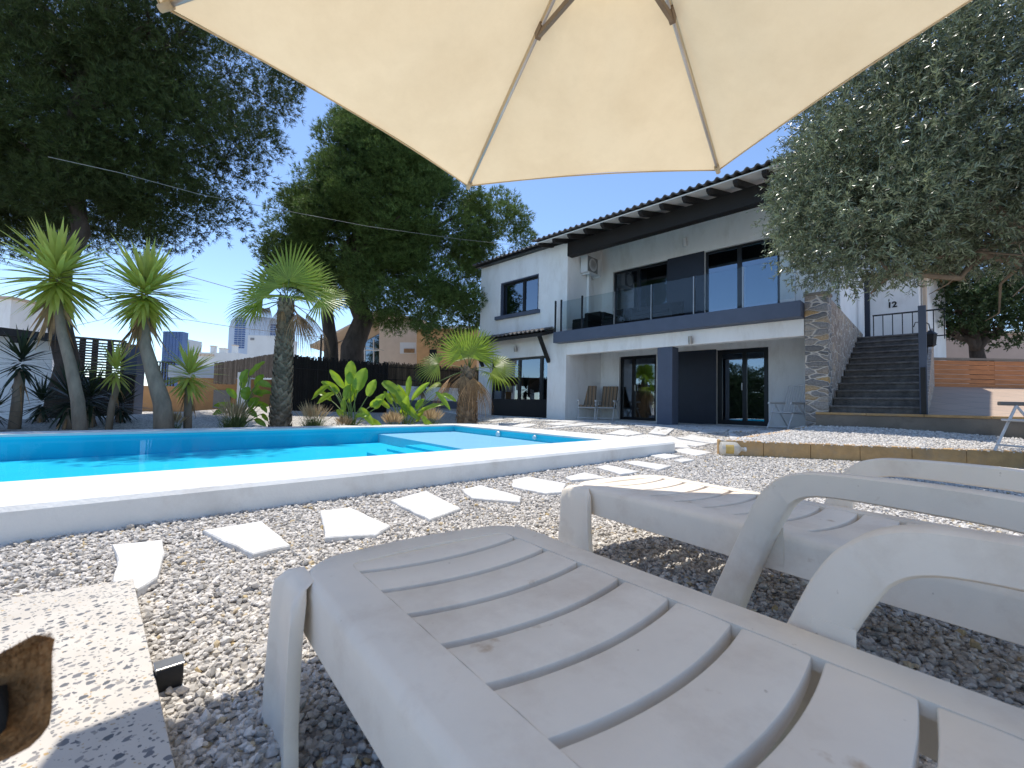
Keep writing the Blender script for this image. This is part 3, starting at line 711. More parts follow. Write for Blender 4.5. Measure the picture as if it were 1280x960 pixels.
mb = MB(); mb.box((-.6, -.02, .80), (.95, .02, .84)); mb.box((-.6, -.015, .08), (.95, .015, .11)); part('rail', mb, 'blackframe', t)
for k in range(8): mb = MB(); mb.box((-.58+.215*k-.011, -.011, 0), (-.58+.215*k+.011, .011, .80)); part('baluster', mb, 'blackframe', t)
# lantern on a bracket, right of the stairs
p = ony(1163, 424, 9.6)
t = tag(empty('lantern', tuple(p), HROT), 'black lantern hanging right of the stair post', 'lantern')
mb = MB(); mb.lathe([(.02, .20), (.11, .12), (.12, .10)], n=6); part('cap', mb, 'blackpaint', t)
mb = MB(); mb.lathe([(.09, -.12), (.11, .098)], n=6); part('glass', mb, 'sofa', t)
mb = MB(); mb.lathe([(.05, -.17), (.10, -.13), (.095, -.121)], n=6); part('base', mb, 'blackpaint', t)
mb = MB(); mb.tube([(0, 0, .2), (-.02, 0, .34), (-.10, .0, .40), (-.24, 0, .40), (-.27, .02, .30)], .011, 6); part('hook', mb, 'blackpaint', t, True)

# annex with house number
p = ony(1117, 424, 13.6)
t = empty('gatehouse', tuple(p), HROT-.25); tag(t, 'small white gatehouse with house number beyond the stair railing', 'gatehouse')
mb = MB(); mb.box((-.78, 0, -.6), (.62, 2.2, 2.0)); mb.box((-.9, -.005, -.6), (-.781, .4, 2.3)); part('wall', mb, 'plaster', t)
mb = MB(); mb.prism([(-.95, -.25), (1.15, -.25), (1.15, 2.4), (-.95, 2.4)], [2.06, 1.9, 1.9, 2.06], [2.2, 2.02, 2.02, 2.2]); part('roof', mb, 'sandstone', t)
mb = MB(); mb.box((-.775, -.03, .35), (-.62, -.004, 1.98)); part('door', mb, 'navy', t)
mb = MB(); mb.box((.66, .15, -.6), (.74, .25, 1.9)); part('post', mb, 'beige', t)
tc_ = bpy.data.curves.new('house_number', 'FONT'); tc_.body = '12'; tc_.size = .25; tc_.extrude = .01; tc_.align_x = 'CENTER'; tc_.align_y = 'CENTER'; tc_.offset = .006
hn_ = bpy.data.objects.new('house_number', tc_); tc_.materials.append(M['blackpaint']); COL.objects.link(hn_)
bpy.context.view_layer.update()
hm = bpy.data.meshes.new_from_object(hn_.evaluated_get(bpy.context.evaluated_depsgraph_get())); hm.name = 'house_number'
bpy.data.objects.remove(hn_); hm.materials.clear(); hm.materials.append(M['blackpaint'])
hn_ = bpy.data.objects.new('house_number', hm); COL.objects.link(hn_)
hn_.parent = t; hn_.location = (-.02, -.012, 1.08); hn_.rotation_euler = (pi/2, 0, 0)

# ================================================================== RAISED GRAVEL BED, KERB, RAMP
C0 = np.array([3.32, 7.05]); C1 = np.array([9.6, 5.45]); K0 = W(3.45, .42, 0)[:2]; K1 = W(10.2, .42, 0)[:2]
def bedz(x, y):
    n = C1-C0; n = n/np.linalg.norm(n); d = (np.array([x, y])-C0) @ np.array([-n[1], n[0]])
    return .235+(.055+.06*sstep(5.2, 7.6, x))*min(max(d, 0), 2.6)
mb = MB()
mb.grid(lambda i, j: (lambda p: (p[0], p[1], bedz(*p)))((C0+(C1-C0)*i)*(1-j)+(K0+(K1-K0)*i)*j), 24, 12)
o = part('gravel_bed', mb, 'ground', None, True); o['kind'] = 'structure'
ed = empty('garden_edging', (*C0, 0), world=True); tag(ed, 'low edging of sandstone blocks round the raised white gravel bed', 'edging')
def blocks(P, Q, name, zoff=.012, w=.13, inside=1):
    P = np.array(P); Q = np.array(Q); L = np.linalg.norm(Q-P); t = (Q-P)/L; nn = np.array([-t[1], t[0]])*inside; n = int(round(L/.62))
    mb = MB()
    for k in range(n):
        a = P+t*(L*k/n+.004); b = P+t*(L*(k+1)/n-.004); j = R.uniform(-.004, .004)
        pts = [a-nn*.0, b, b+nn*w, a+nn*w]
        pts = [tuple(p) for p in pts]
        if inside < 0: pts = pts[::-1]
        zt = [bedz(*p)+zoff+j for p in pts]; zb = [min(terrain(*p), .2)-.1 for p in pts]
        mb.prism(pts, zb, zt, .008)
    part(name, mb, 'sandstone', ed)
blocks(C0, C1, 'front_course', inside=1); 
tt = (K0-C0)/np.linalg.norm(K0-C0)
blocks(C0+tt*.14, K0-tt*.05, 'side_course', inside=-1)
kb = empty('kerb_wall', tuple(W(3.8, .3, .3)), HROT); tag(kb, 'low concrete kerb wall with pale cap behind the white gravel bed', 'kerb wall')
mb = MB(); mb.box((-.15, .0, -.6), (7.2, .3, .10)); part('riser', mb, 'kerb', kb)
mb = MB()
for k in range(9): mb.box((-.15+.82*k+.003, -.03, .102), (-.15+.82*(k+1)-.003, .42, .15))
part('cap', mb, 'sandstone', kb, None, .008)
F0 = np.array([10.35, 11.3]); F1 = np.array([16.5, 11.0])
R0 = W(5.3, .0, 0)[:2]; R1 = W(11.5, -.2, 0)[:2]
mb = MB()
def rp_(i, j):
    p = (R0+(R1-R0)*i)*(1-j)+(F0+(F1-F0)*i)*j
    return (p[0], p[1], .70+.75*j)
mb.grid(rp_, 8, 8); o = part('tiled_terrace', mb, 'tilefloor'); o['kind'] = 'structure'
fe = empty('board_fence', (*F0, 1.4), world=True); tag(fe, 'low fence of orange stained horizontal boards above the tiled terrace', 'fence')
for k in range(6):
    mb = MB(); z0 = 1.43+.118*k
    d = (F1-F0)/np.linalg.norm(F1-F0); nn = np.array([-d[1], d[0]])
    for (s0, s1) in ((0, 2.0), (2.004, 4.1), (4.104, 6.15)):
        a = F0+d*s0; b = F0+d*s1; mb.prism([tuple(a), tuple(b), tuple(b+nn*.025), tuple(a+nn*.025)], z0, z0+.108+R.uniform(-.004, .002))
    part('board', mb, 'orangewood', fe)
for s in (.06, 2.0, 4.1, 6.0):
    a = F0+d*s+nn*.03; mb = MB(); mb.box((a[0]-.035, a[1], 1.38), (a[0]+.035, a[1]+.07, 2.14)); part('post', mb, 'blackwood', fe)
mb = MB(); a = F0+nn*-.02; b = F1+nn*-.02; mb.prism([tuple(a), tuple(b), tuple(b+nn*.12), tuple(a+nn*.12)], 2.145, 2.20); part('top_rail', mb, 'kerb', fe)
wl = empty('neighbour_wall', (11, 19, 0), world=True); tag(wl, 'tall pinkish beige house wall behind the board fence', 'wall')
mb = MB(); mb.box((12.5, 19, 0), (34, 19.3, 4.3)); part('render', mb, 'pinkbeige', wl)
mb = MB(); mb.box((12.3, 18.9, 4.3), (34.2, 19.4, 4.42)); part('coping', mb, 'beige', wl)

# ================================================================== FLAGSTONES
NFL = [0]
def flag(pts, label=None, h=.035, zoff=.0, group='white stone flags laid round the terrace and path'):
    pts = [tuple(p[:2]) for p in pts]
    a = sum(pts[i][0]*pts[(i+1) % len(pts)][1]-pts[(i+1) % len(pts)][0]*pts[i][1] for i in range(len(pts)))
    if a < 0: pts = pts[::-1]
    # subdivide edges a little so that the outline is broken
    out = []
    for i, p in enumerate(pts):
        q_ = pts[(i+1) % len(pts)]; L = math.hypot(q_[0]-p[0], q_[1]-p[1]); out.append(p); k = int(L/.09)
        for j in range(1, k):
            t_ = j/k; out.append((p[0]+(q_[0]-p[0])*t_+R.uniform(-.007, .007), p[1]+(q_[1]-p[1])*t_+R.uniform(-.007, .007)))
    cx = sum(p[0] for p in out)/len(out); cy = sum(p[1] for p in out)/len(out); zb = terrain(cx, cy)
    tx = R.uniform(-.012, .012); ty = R.uniform(-.012, .012)
    z1 = [zb+zoff+h+tx*(p[0]-cx)+ty*(p[1]-cy)+(terrain(*p)-zb) for p in out]
    mb = MB(); mb.prism([(p[0]-cx, p[1]-cy) for p in out], [z-h-.03-zb for z in z1], [z-zb for z in z1], .006)
    o = part('stepping_stone', mb, 'whitestone'); o.location = (cx, cy, zb)
    tag(o, label or 'flat white stone flag of the crazy paving by the villa terrace', 'stepping stone', group)
def fpx(pp, z=.03): return [onz(x, y, z) for x, y in pp]
G2 = 'white stepping stones beside the pool'
flag(fpx([(140, 680), (203, 674), (206, 690), (197, 722), (172, 738), (141, 727), (147, 700)]), 'white stepping stone with notched edge just beyond the terrazzo slab', .024, .007, G2)
flag(fpx([(253, 663), (327, 651), (363, 681), (316, 692)]), 'kite shaped white stepping stone, second from the terrazzo slab', .024, .007, G2)
flag(fpx([(400, 638), (437, 634), (488, 657), (470, 668), (406, 672)]), 'white stepping stone with a long pointed right end, third from the slab', .024, .007, G2)
flag(fpx([(488, 625), (533, 614), (576, 635), (537, 649)]), 'diamond shaped white stepping stone, fourth from the terrazzo slab', .024, .007, G2)
flag(fpx([(577, 611), (600, 606), (652, 621), (650, 628), (590, 622)]), 'slim white stepping stone, fifth from the terrazzo slab', .024, .007, G2)
flag(fpx([(640, 600), (659, 596), (707, 604), (705, 614), (682, 616), (641, 608)]), 'white stepping stone just beyond the foot of the rear lounger', .024, .007, G2)
def z7(l): return [(690+x/5.333, 510+y/5.333) for x, y in l]
for pp in ([(90, 445), (215, 415), (370, 450), (130, 468)], [(295, 380), (360, 365), (580, 410), (460, 430)], [(475, 350), (560, 340), (790, 375), (710, 398)], [(615, 298), (680, 288), (870, 308), (760, 328)], [(800, 275), (900, 263), (1070, 288), (960, 306)], [(580, 265), (690, 258), (735, 278), (630, 283)], [(810, 335), (890, 325), (950, 333), (870, 350)], [(670, 226), (790, 216), (860, 228), (925, 260), (800, 258)], [(640, 208), (720, 186), (880, 180), (760, 214)], [(515, 215), (600, 212), (608, 230), (545, 238)]):
    pts = fpx(z7(pp), .05); flag(pts, 'white stepping stone on the gravel path from pool to villa', .03, .0, 'white stepping stones on the path to the villa')
def crazy(u0, u1, n0, n1, cell, keep, gap):
    nu = int((u1-u0)/cell); nv = int((n1-n0)/cell)
    G = {}
    for i in range(nu+1):
        for j in range(nv+1):
            G[i, j] = (u0+(u1-u0)*i/nu+R.uniform(-.3, .3)*cell, n0+(n1-n0)*j/nv+(R.uniform(-.3, .3)*cell if 0 < j < nv else 0))
    for i in range(nu):
        for j in range(nv):
            if R.random() > keep: continue
            q_ = [G[i, j], G[i+1, j], G[i+1, j+1], G[i, j+1]]
            if R.random() < .3: q_.insert(2, ((q_[1][0]+q_[2][0])/2+.08*cell, (q_[1][1]+q_[2][1])/2))
            if R.random() < .25: del q_[R.randrange(4)]
            cx = sum(p[0] for p in q_)/len(q_); cy = sum(p[1] for p in q_)/len(q_)
            q_ = [(p[0]+(cx-p[0])*gap, p[1]+(cy-p[1])*gap) for p in q_]
            if -.12 < cx < .55 and -.5 < cy < .12: continue
            w_ = [W(a, b, 0) for a, b in q_]
            if inpoly(inset(POOL, -.3), float(w_[0][0]), float(w_[0][1])): continue
            flag(w_, None, .022, .0)
crazy(-8.0, 3.3, .15, 1.35, .55, .97, .10)
crazy(-3.0, 3.3, -1.92, .15, .66, .97, .08)
crazy(-5.5, 2.2, 1.4, 2.9, .62, .62, .2)
# ================================================================== SUN LOUNGERS
def lounger(loc, L, label, arm0, arm1, shift_left=0.):
    """local frame: x across (right positive), y from the foot towards the head, z up"""
    rot = math.atan2(L[1], L[0])-pi/2
    t = tag(empty('sun_lounger', (loc[0], loc[1], 0), rot), label, 'sun lounger', 'white resin sun loungers under the parasol')
    hw = .335; ZT = .35; Y1 = 1.30
    # side rails and rounded foot: one profile swept along a U-shaped path
    prof = [(.012, ZT-.125), (0, ZT-.12), (0, ZT-.024), (.006, ZT-.009), (.020, ZT), (.104, ZT+.001), (.104, ZT-.022), (.022, ZT-.024), (.013, ZT-.034)]
    rc = .13; path = []
    n = 14
    for k in range(n+1): path.append((-hw, Y1+.66-(Y1+.66-rc)*k/n))
    for k in range(1, 9): a = pi+pi/2*k/8; path.append((-hw+rc+rc*math.cos(a), rc+rc*math.sin(a)))
    for k in range(1, 10): x = -hw+rc+(2*hw-2*rc)*k/10; path.append((x, -.018*math.sin(pi*k/10)))
    for k in range(0, 9): a = -pi/2+pi/2*k/8; path.append((hw-rc+rc*math.cos(a), rc+rc*math.sin(a)))
    for k in range(1, n+1): path.append((hw, rc+(Y1+.66-rc)*k/n))
    V = []; F_ = []; P = len(prof)
    for i, p in enumerate(path):
        a = Vector(path[max(0, i-1)]); b = Vector(path[min(len(path)-1, i+1)]); tg = (b-a).normalized(); nn = Vector((-tg.y, tg.x))
        foot = 1 if abs(p[0]) < hw-.02 and p[1] < .1 else 0
        for d, z in prof: V.append((p[0]+nn.x*d, p[1]+nn.y*d, z))
    for i in range(len(path)-1):
        for k in range(P): k2 = (k+1) % P; F_.append((i*P+k, (i+1)*P+k, (i+1)*P+k2, i*P+k2))
    F_.append(tuple(range(P))[::-1]); F_.append(tuple((len(path)-1)*P+k for k in range(P)))
    # flip so that normals point outward
    F_ = [f[::-1] for f in F_]
    mb = MB().add(V, F_); part('frame', mb, 'plastic', t, 40)
    # slats between arched slots, dished across the width
    xw = hw-.106; NX = 16
    def dish(x): return -.011*(1-(x/hw)**2)
    def bow(x): return .021*(1-(x/xw)**2)
    cuts = [.165+.127*k for k in range(9)]+[Y1]
    edges = [(.094, cuts[0]-.009)]+[(cuts[k]+.009, cuts[k+1]-.009) for k in range(9)]
    for k, (a, b) in enumerate(edges):
        mb = MB(); prof2 = []
        r = .004
        V = []; F_ = []
        for i in range(NX+1):
            x = -xw+2*xw*i/NX; w0 = bow(x) if k > 0 else -.012*(1-(x/xw)**2)
            w1 = bow(x); zt = ZT-.001+dish(x)-dish(xw)
            if k == 9: w1 = 0
            y0 = a+w0; y1 = b+w1
            ring = [(y0, zt-.030), (y0, zt-r), (y0+r*.3, zt-r*.3), (y0+r, zt), (.5*(y0+y1), zt+.0015), (y1-r, zt), (y1-r*.3, zt-r*.3), (y1, zt-r), (y1, zt-.030), (y1-.008, zt-.030), (y1-.010, zt-.010), (y0+.010, zt-.010), (y0+.008, zt-.030)]
            for y, z in ring: V.append((x, y, z))
        P2 = 13
        for i in range(NX):
            for q in range(P2): q2 = (q+1) % P2; F_.append((i*P2+q, i*P2+q2, (i+1)*P2+q2, (i+1)*P2+q))
        F_.append(tuple(range(P2))); F_.append(tuple(NX*P2+q for q in range(P2))[::-1])
        F_ = [f[::-1] for f in F_]
        part('slat', mb.add(V, F_), 'plastic', t, 38)
    # backrest, slightly raised
    rb = Matrix.Rotation(math.radians(5), 4, 'X'); bk = []
    back = None
    for k in range(6):
        y0 = .02+.118*k; mb = MB()
        mb.grid(lambda i, j: (0, 0, 0), 1, 1); mb = MB()
        V = []; F_ = []
        for i in range(NX+1):
            x = -xw+2*xw*i/NX; b_ = bow(x)
            for y, z in ((y0+b_, -.02), (y0+b_, -.004), (y0+b_+.004, 0), (y0+b_+.094, 0), (y0+b_+.098, -.004), (y0+b_+.098, -.02)):
                p = rb @ Vector((0, y-b_*(.4), z)); V.append((x, Y1+.01+p.y, ZT-.002+dish(x)-dish(xw)+p.z))
        for i in range(NX):
            for q in range(6): q2 = (q+1) % 6; F_.append((i*6+q, (i+1)*6+q, (i+1)*6+q2, i*6+q2))
        F_.append(tuple(range(6))[::-1]); F_.append(tuple(NX*6+q for q in range(6)))
        if back is None: back = part('backrest', mb.add(V, F_), 'plastic', t, 38)
        else: part('slat', mb.add(V, F_), 'plastic', back, 38)
    # foot legs: flared channel plates with raised rims, curving in under the rail at the top
    for s in (-1, 1):
        prof3 = [(-.100, .0), (-.096, .015), (-.078, .015), (-.062, .003), (.062, .003), (.078, .015), (.096, .015), (.100, .0), (.095, -.012), (-.095, -.012)]
        V = []; F_ = []; P3 = len(prof3); lev = [(0, 1.22, .030), (.08, 1.12, .027), (.18, 1.03, .024), (.27, 1.0, .021), (.315, .93, .016), (.338, .76, .004), (.345, .5, -.02)]
        for z, sc, o in lev:
            for y, x in prof3: V.append((s*(hw+.008+o+x*(1 if z < .33 else .3)), .098+y*sc+(.030 if z < .01 else .012*(1-z/.34)), z))
        for l in range(len(lev)-1):
            for k in range(P3): k2 = (k+1) % P3; F_.append((l*P3+k, l*P3+k2, (l+1)*P3+k2, (l+1)*P3+k))
        F_.append(tuple(range(P3))[::-1]); F_.append(tuple((len(lev)-1)*P3+k for k in range(P3)))
        if s > 0: F_ = [f[::-1] for f in F_]
        F_ = [f[::-1] for f in F_]
        part('leg', MB().add(V, F_), 'plastic', t, 50)
    # arm loops: raked front leg, broad flat arm, rear leg, all one moulded bow
    for s, a0 in ((-1, arm0), (1, arm1)):
        pts = [(a0-.13, 0, .050), (a0-.08, .13, .046), (a0+.0, .33, .043), (a0+.045, .43, .044), (a0+.085, .487, .041), (a0+.14, .519, .037), (a0+.23, .530, .034), (a0+.42, .530, .036), (a0+.58, .522, .037), (a0+.66, .50, .045), (a0+.70, .44, .055), (a0+.72, .33, .06), (a0+.78, 0, .066)]
        ctr = []
        for i in range(len(pts)-1):
            for k in range(4):
                u = k/4; p0 = pts[max(0, i-1)]; p1 = pts[i]; p2 = pts[i+1]; p3 = pts[min(len(pts)-1, i+2)]
                ctr.append(tuple(.5*((2*p1[c])+(-p0[c]+p2[c])*u+(2*p0[c]-5*p1[c]+4*p2[c]-p3[c])*u*u+(-p0[c]+3*p1[c]-3*p2[c]+p3[c])*u**3) for c in range(3)))
        ctr.append(pts[-1])
        V = []; F_ = []
        sec = [(-1, -.024), (-.86, -.031), (.86, -.031), (1, -.024), (1, .024), (.86, .031), (-.86, .031), (-1, .024)]
        for i, (y, z, hgt) in enumerate(ctr):
            ya, za = ctr[max(0, i-1)][:2]; yb, zb = ctr[min(len(ctr)-1, i+1)][:2]; d = Vector((yb-ya, zb-za)).normalized(); nn = Vector((-d.y, d.x))
            for a, b in sec: V.append((s*(hw+.034)+b, y+nn.x*a*hgt, z+nn.y*a*hgt))
        for i in range(len(ctr)-1):
            for k in range(8): k2 = (k+1) % 8; F_.append((i*8+k, (i+1)*8+k, (i+1)*8+k2, i*8+k2))
        F_.append(tuple(range(8))[::-1]); F_.append(tuple((len(ctr)-1)*8+k for k in range(8)))
        F_ = [f[::-1] for f in F_]
        ar = part('armrest', MB().add(V, F_), 'plastic', t, 50)
        # gusset that joins the bow to the rail
        mb = MB(); mb.box((s*(hw+.004)-.003 if s > 0 else s*(hw+.004)-.0, a0+.0, ZT-.10), (s*(hw+.004)+.0 if s > 0 else s*(hw+.004)+.003, a0+.065, ZT+.02)); part('gusset', mb, 'plastic', ar)
    return t
L1 = np.array([.62, -.78]); L1 /= np.linalg.norm(L1); W1 = np.array([-L1[1], L1[0]])
B1 = np.array([.0, 1.505]); c1 = B1-W1*.335
lounger(c1, L1, 'nearest white resin sun lounger, its slatted seat wholly in parasol shade', .885, 1.24)
L2 = np.array([.565, -.825]); L2 /= np.linalg.norm(L2); W2 = np.array([-L2[1], L2[0]])
c2 = np.array([.29, 2.26])+W2*.335
lounger(c2, L2, 'rear white resin sun lounger with its foot end in bright sunshine', .93, .965)

# ================================================================== PARASOL
ZE = 2.15
p1 = onz(200, 5, ZE)[:2]; p2 = onz(585, 232, ZE)[:2]; p3 = onz(898, 212, ZE)[:2]
cen = p1+(p3-p2); ang = [math.atan2(*(p-cen)[::-1]) for p in (p1, p2, p3)]
corners = [p1, p2, p3, 2*cen-p1, 2*cen-p2, 2*cen-p3]
# regularise only the unseen half
HUB = onz(778, -193, ZE+.45); hub2 = HUB[:2]
um = tag(empty('parasol', (cen[0]+1.9, cen[1]-1.9, 0), world=True), 'large cream hexagonal cantilever parasol over the white loungers', 'parasol')
um.location = (float(cen[0]+1.9), float(cen[1]-1.9), 0)
mb = MB()
NU, NV = 14, 14
for k in range(6):
    a = np.array([*corners[k], ZE]); b = np.array([*corners[(k+1) % 6], ZE])
    def fn(i, j, a=a, b=b):
        # i across the panel, j from hub to hem
        e = a*(1-i)+b*i; mid = 4*i*(1-i)
        e = e+np.array([*(hub2-e[:2])*.018*mid, .012*mid])
        p = HUB*(1-j)+e*j
        p = p+np.array([0, 0, .012*math.sin(pi*j)*(1-mid)-.050*mid*math.sin(pi*min(1, j*1.0))+.007*math.sin(i*26+k)*(1-j)*j*2*mid+.022*math.sin(i*11+2*k+j*2)*j*(1-j)*mid])
        w = .004*math.sin(i*21+j*4)*j*(1-j)*4*mid+.003*math.sin(i*9-j*11+k)
        return (p[0], p[1], p[2]+w)
    mb.grid(fn, NU, NV)
can = part('canopy', mb, 'canvas', um, True)
mb = MB()
for k in range(6):
    a = np.array([*corners[k], ZE]); b = np.array([*corners[(k+1) % 6], ZE]); prev = None; pts = []
    for i in range(15):
        u_ = i/14; e = a*(1-u_)+b*u_; mid = 4*u_*(1-u_); e = e+np.array([*(hub2-e[:2])*.018*mid, .012*mid]); pts.append(tuple(e+np.array([0, 0, -.004])))
    mb.tube(pts, .004, 5)
part('hem', mb, 'canvas', can, True)
for k in range(6):
    e = np.array([*corners[k], ZE]); d = (HUB-e); L = np.linalg.norm(d); d /= L; dn = np.array([0, 0, -.018])
    mb = MB(); mb.tube([tuple(e+d*.02+dn), tuple(e+d*(L-.05)+dn)], .0075, 8); rb_ = part('rib', mb, 'rib', um, True)
    # pocket at the tip
    mb = MB(); mb.tube([tuple(e+d*.0+dn), tuple(e+d*.05+dn)], [.013, .015], 8); part('tip_pocket', mb, 'canvas', rb_, True)
    J = e+d*(L*.63)+dn; mb = MB(); mb.bar(tuple(J-d*.028), tuple(J+d*.028), .026, .04); part('joint', mb, 'bronze', rb_, None, .003)
    RN = np.array([*hub2, ZE+.13]); q_ = RN+(np.array([*corners[k], RN[2]])-RN)/L*.05
    mb = MB(); mb.bar(tuple(J+np.array([0, 0, -.015])), tuple(q_), .018, .026); part('strut', mb, 'bronze', um, None, .002)
# seam tapes along the ribs and a small vent cap above the canopy
for k in range(6):
    e = np.array([*corners[k], ZE]); d = (HUB-e); L = np.linalg.norm(d); d /= L; sd_ = np.cross(d, np.array([0, 0, 1.])); sd_ /= np.linalg.norm(sd_)
    mb = MB(); V = []
    for f in np.linspace(.01, .97, 12):
        c = e+d*L*f+np.array([0, 0, -.004+.012*math.sin(pi*(1-f))]); V += [tuple(c-sd_*.011), tuple(c+sd_*.011)]
    mb.add(V, [(2*i, 2*i+1, 2*i+3, 2*i+2) for i in range(11)]); part('seam_tape', mb, 'canvas', can, True)
mb = MB(); V = [tuple(HUB+np.array([0, 0, .10]))]+[tuple(HUB+(np.array([*c, ZE])-HUB)*.30+np.array([0, 0, .05])) for c in corners]
mb.add(V, [(0, 1+k, 1+(k+1) % 6) for k in range(6)]); part('vent_cap', mb, 'canvas', um)
mb = MB(); mb.lathe([(.05, -.02), (.055, .05), (.03, .09)], tuple(HUB), 14); mb.lathe([(.05, -.04), (.05, .04)], (*hub2, ZE+.13), 14); mb.tube([(*hub2, ZE+.05), (*hub2, HUB[2]+.02)], .022, 10); part('hub', mb, 'bronze', um, 40)
mx, my = cen[0]+1.9, cen[1]-1.9
mb = MB(); mb.tube([(mx, my, .06), (mx, my, 2.7)], .04, 14); part('mast', mb, 'rib', um, 40)
mb = MB(); mb.tube([(mx, my, 2.45), (mx-.25, my+.25, 2.95), (cen[0]+.7, cen[1]-.7, 3.05), (*hub2, HUB[2]+.1)], .03, 12); part('arm', mb, 'rib', um, 40)
mb = MB(); mb.bar((mx-.5, my-.5, .035), (mx+.5, my+.5, .035), .08, .06); mb.bar((mx-.5, my+.5, .037), (mx+.5, my-.5, .037), .08, .06); part('base', mb, 'rib', um)

# ================================================================== TERRAZZO SLAB, SOLAR LIGHT, BOTTLE
TR = onz(166.7, 723, .055)[:2]; TL = onz(0, 749, .055)[:2]; BR = onz(220, 960, .055)[:2]
dl = (TL-TR)/np.linalg.norm(TL-TR); db = (BR-TR)/np.linalg.norm(BR-TR)
pts = [TR, TR+dl*1.3, TR+dl*1.3+db*2.4, TR+db*2.4]
sl = tag(empty('terrazzo_slab', (*TR, 0), world=True), 'cream terrazzo slab with dark chips lying on the gravel by the dog', 'slab')
mb = MB(); mb.prism([tuple(p) for p in pts], .0, .055, .004); part('top', mb, 'terrazzo', sl)
e = onz(211, 838, .05)
t = tag(empty('garden_light', (float(e[0]), float(e[1]), 0), math.atan2(db[1], db[0])), 'small black box light with silver rim tucked against the terrazzo slab', 'garden light')
mb = MB(); mb.box((-.022, -.028, .012), (.022, .028, .066)); part('body', mb, 'blackpaint', t, None, .004)
mb = MB(); mb.box((-.024, -.030, .0662), (.024, .030, .071)); part('rim', mb, 'steelgrey', t, None, .002)
mb = MB(); mb.box((-.024, -.030, .0), (.024, .030, .0118)); part('base', mb, 'whitemetal', t)
e = onz(893, 563, terrain(3.2, 7.0)+.07)
t = tag(empty('plastic_bottle', (float(e[0])+.02, float(e[1])-.14, terrain(e[0], e[1])+.115), -.15), 'large translucent plastic bottle lying at the corner of the sandstone edging', 'bottle')
mb = MB(); prof = [(.05, 0), (.105, .012), (.112, .04), (.112, .22), (.10, .26), (.05, .30), (.032, .32), (.032, .36)]
mb.lathe(prof, (0, 0, 0), 18); mb.v = [(p[2], p[0], p[1]) for p in mb.v]; part('body', mb, 'jar', t, 40)
mb = MB(); mb.lathe([(.036, .361), (.036, .39)], (0, 0, 0), 12); mb.v = [(p[2], p[0], p[1]) for p in mb.v]; part('cap', mb, 'whitemetal', t, 40)
mb = MB(); mb.grid(lambda i, j: (.06+.12*i, -.1135*math.cos((j-.5)*1.3), .1135*math.sin((j-.5)*1.3)), 4, 10); part('label_patch', mb, 'yellow', t, True)

# ================================================================== FOLDING CHAIRS
def folding_chair(x, y, z, rot, label, cushion=True, arm='whitemetal', lean=.32):
    """faces local -y"""
    t = tag(empty('folding_chair', (x, y, z), rot), label, 'folding chair', 'white folding garden chairs')
    w = .27; B0 = Vector((0, .16, .42)); 
    def bk(h): return (.16+h*math.sin(lean), .42+h*math.cos(lean))
    mb = MB()
    for s in (-1, 1):
        y1, z1 = bk(.70); mb.tube([(s*w, .12, .40), (s*w, y1, z1)], .015, 8)
    y1, z1 = bk(.70); mb.tube([(-w, y1, z1), (w, y1, z1)], .015, 8); part('back_frame', mb, 'whitemetal', t, 40)
    for s in (-1, 1):
        mb = MB(); mb.tube([(s*(w+.03), .42, 0), (s*(w+.03), -.06, .62)], .016, 8); part('leg', mb, 'whitemetal', t, 40)
        mb = MB(); mb.tube([(s*w, -.36, 0), (s*w, -.08, .62)], .016, 8); part('leg', mb, 'whitemetal', t, 40)
        mb = MB(); mb.box((s*(w+.015)-.03, -.28, .615), (s*(w+.015)+.03, .26, .668)); part('armrest', mb, arm, t, None, .012)
    mb = MB()
    for s in (-1, 1): mb.tube([(s*w, -.26, .42), (s*w, .2, .40)], .015, 8)
    mb.tube([(-w, -.26, .42), (w, -.26, .42)], .015, 8); mb.tube([(-w, .2, .40), (w, .2, .40)], .015, 8); part('seat_frame', mb, 'whitemetal', t, 40)
    mb = MB(); mb.tube([(-w, -.33, .08), (w, -.33, .08)], .013, 8); part('stretcher', mb, 'whitemetal', t, 40)
    mb = MB(); mb.tube([(-w, .38, .06), (w, .38, .06)], .013, 8); part('stretcher', mb, 'whitemetal', t, 40)
    if cushion:
        mb = MB(); mb.box((-w+.01, -.27, .437), (w-.01, .17, .50)); part('seat_cushion', mb, 'stripe', t, None, .025)
        mb = MB(); rr = Matrix.Rotation(-lean, 3, 'X'); mb.box((-w+.0, -.035, .0), (w-.0, .03, .74), rr, (0, .15, .45)); part('back_cushion', mb, 'stripe', t, None, .025)
    else:
        mb = MB(); mb.box((-w+.015, -.25, .425), (w-.015, .19, .432)); part('seat_sling', mb, 'sling', t)
        y1, z1 = bk(.68); y0, z0 = bk(.02); mb = MB()
        for i_ in range(8): xx = -w+.05+(2*w-.1)*i_/7; mb.bar((xx, y0, z0), (xx, y1, z1), .020, .010, (0, 1, 0))
        part('back_slats', mb, 'whitemetal', t)
    return t
p = W(-2.95, -.95, 0); folding_chair(*p, HROT+.62-.1, 'white folding chair with tall striped cushion against the wing side wall')
p = W(-2.5, -1.45, 0); folding_chair(*p, HROT+.30, 'white folding chair with striped cushion, the one nearer the glass door')
p = W(2.85, -1.0, 0); folding_chair(*p, -1.22, 'bare white folding chair between the glass door and stone pier', False)
p = onz(1256, 560, .34); folding_chair(float(p[0])+.78, float(p[1])+.22, .03+bedz(float(p[0]), float(p[1])+.2), -pi/2-.12, 'white folding chair with taupe armrests on the raised white gravel bed', False, 'taupe')

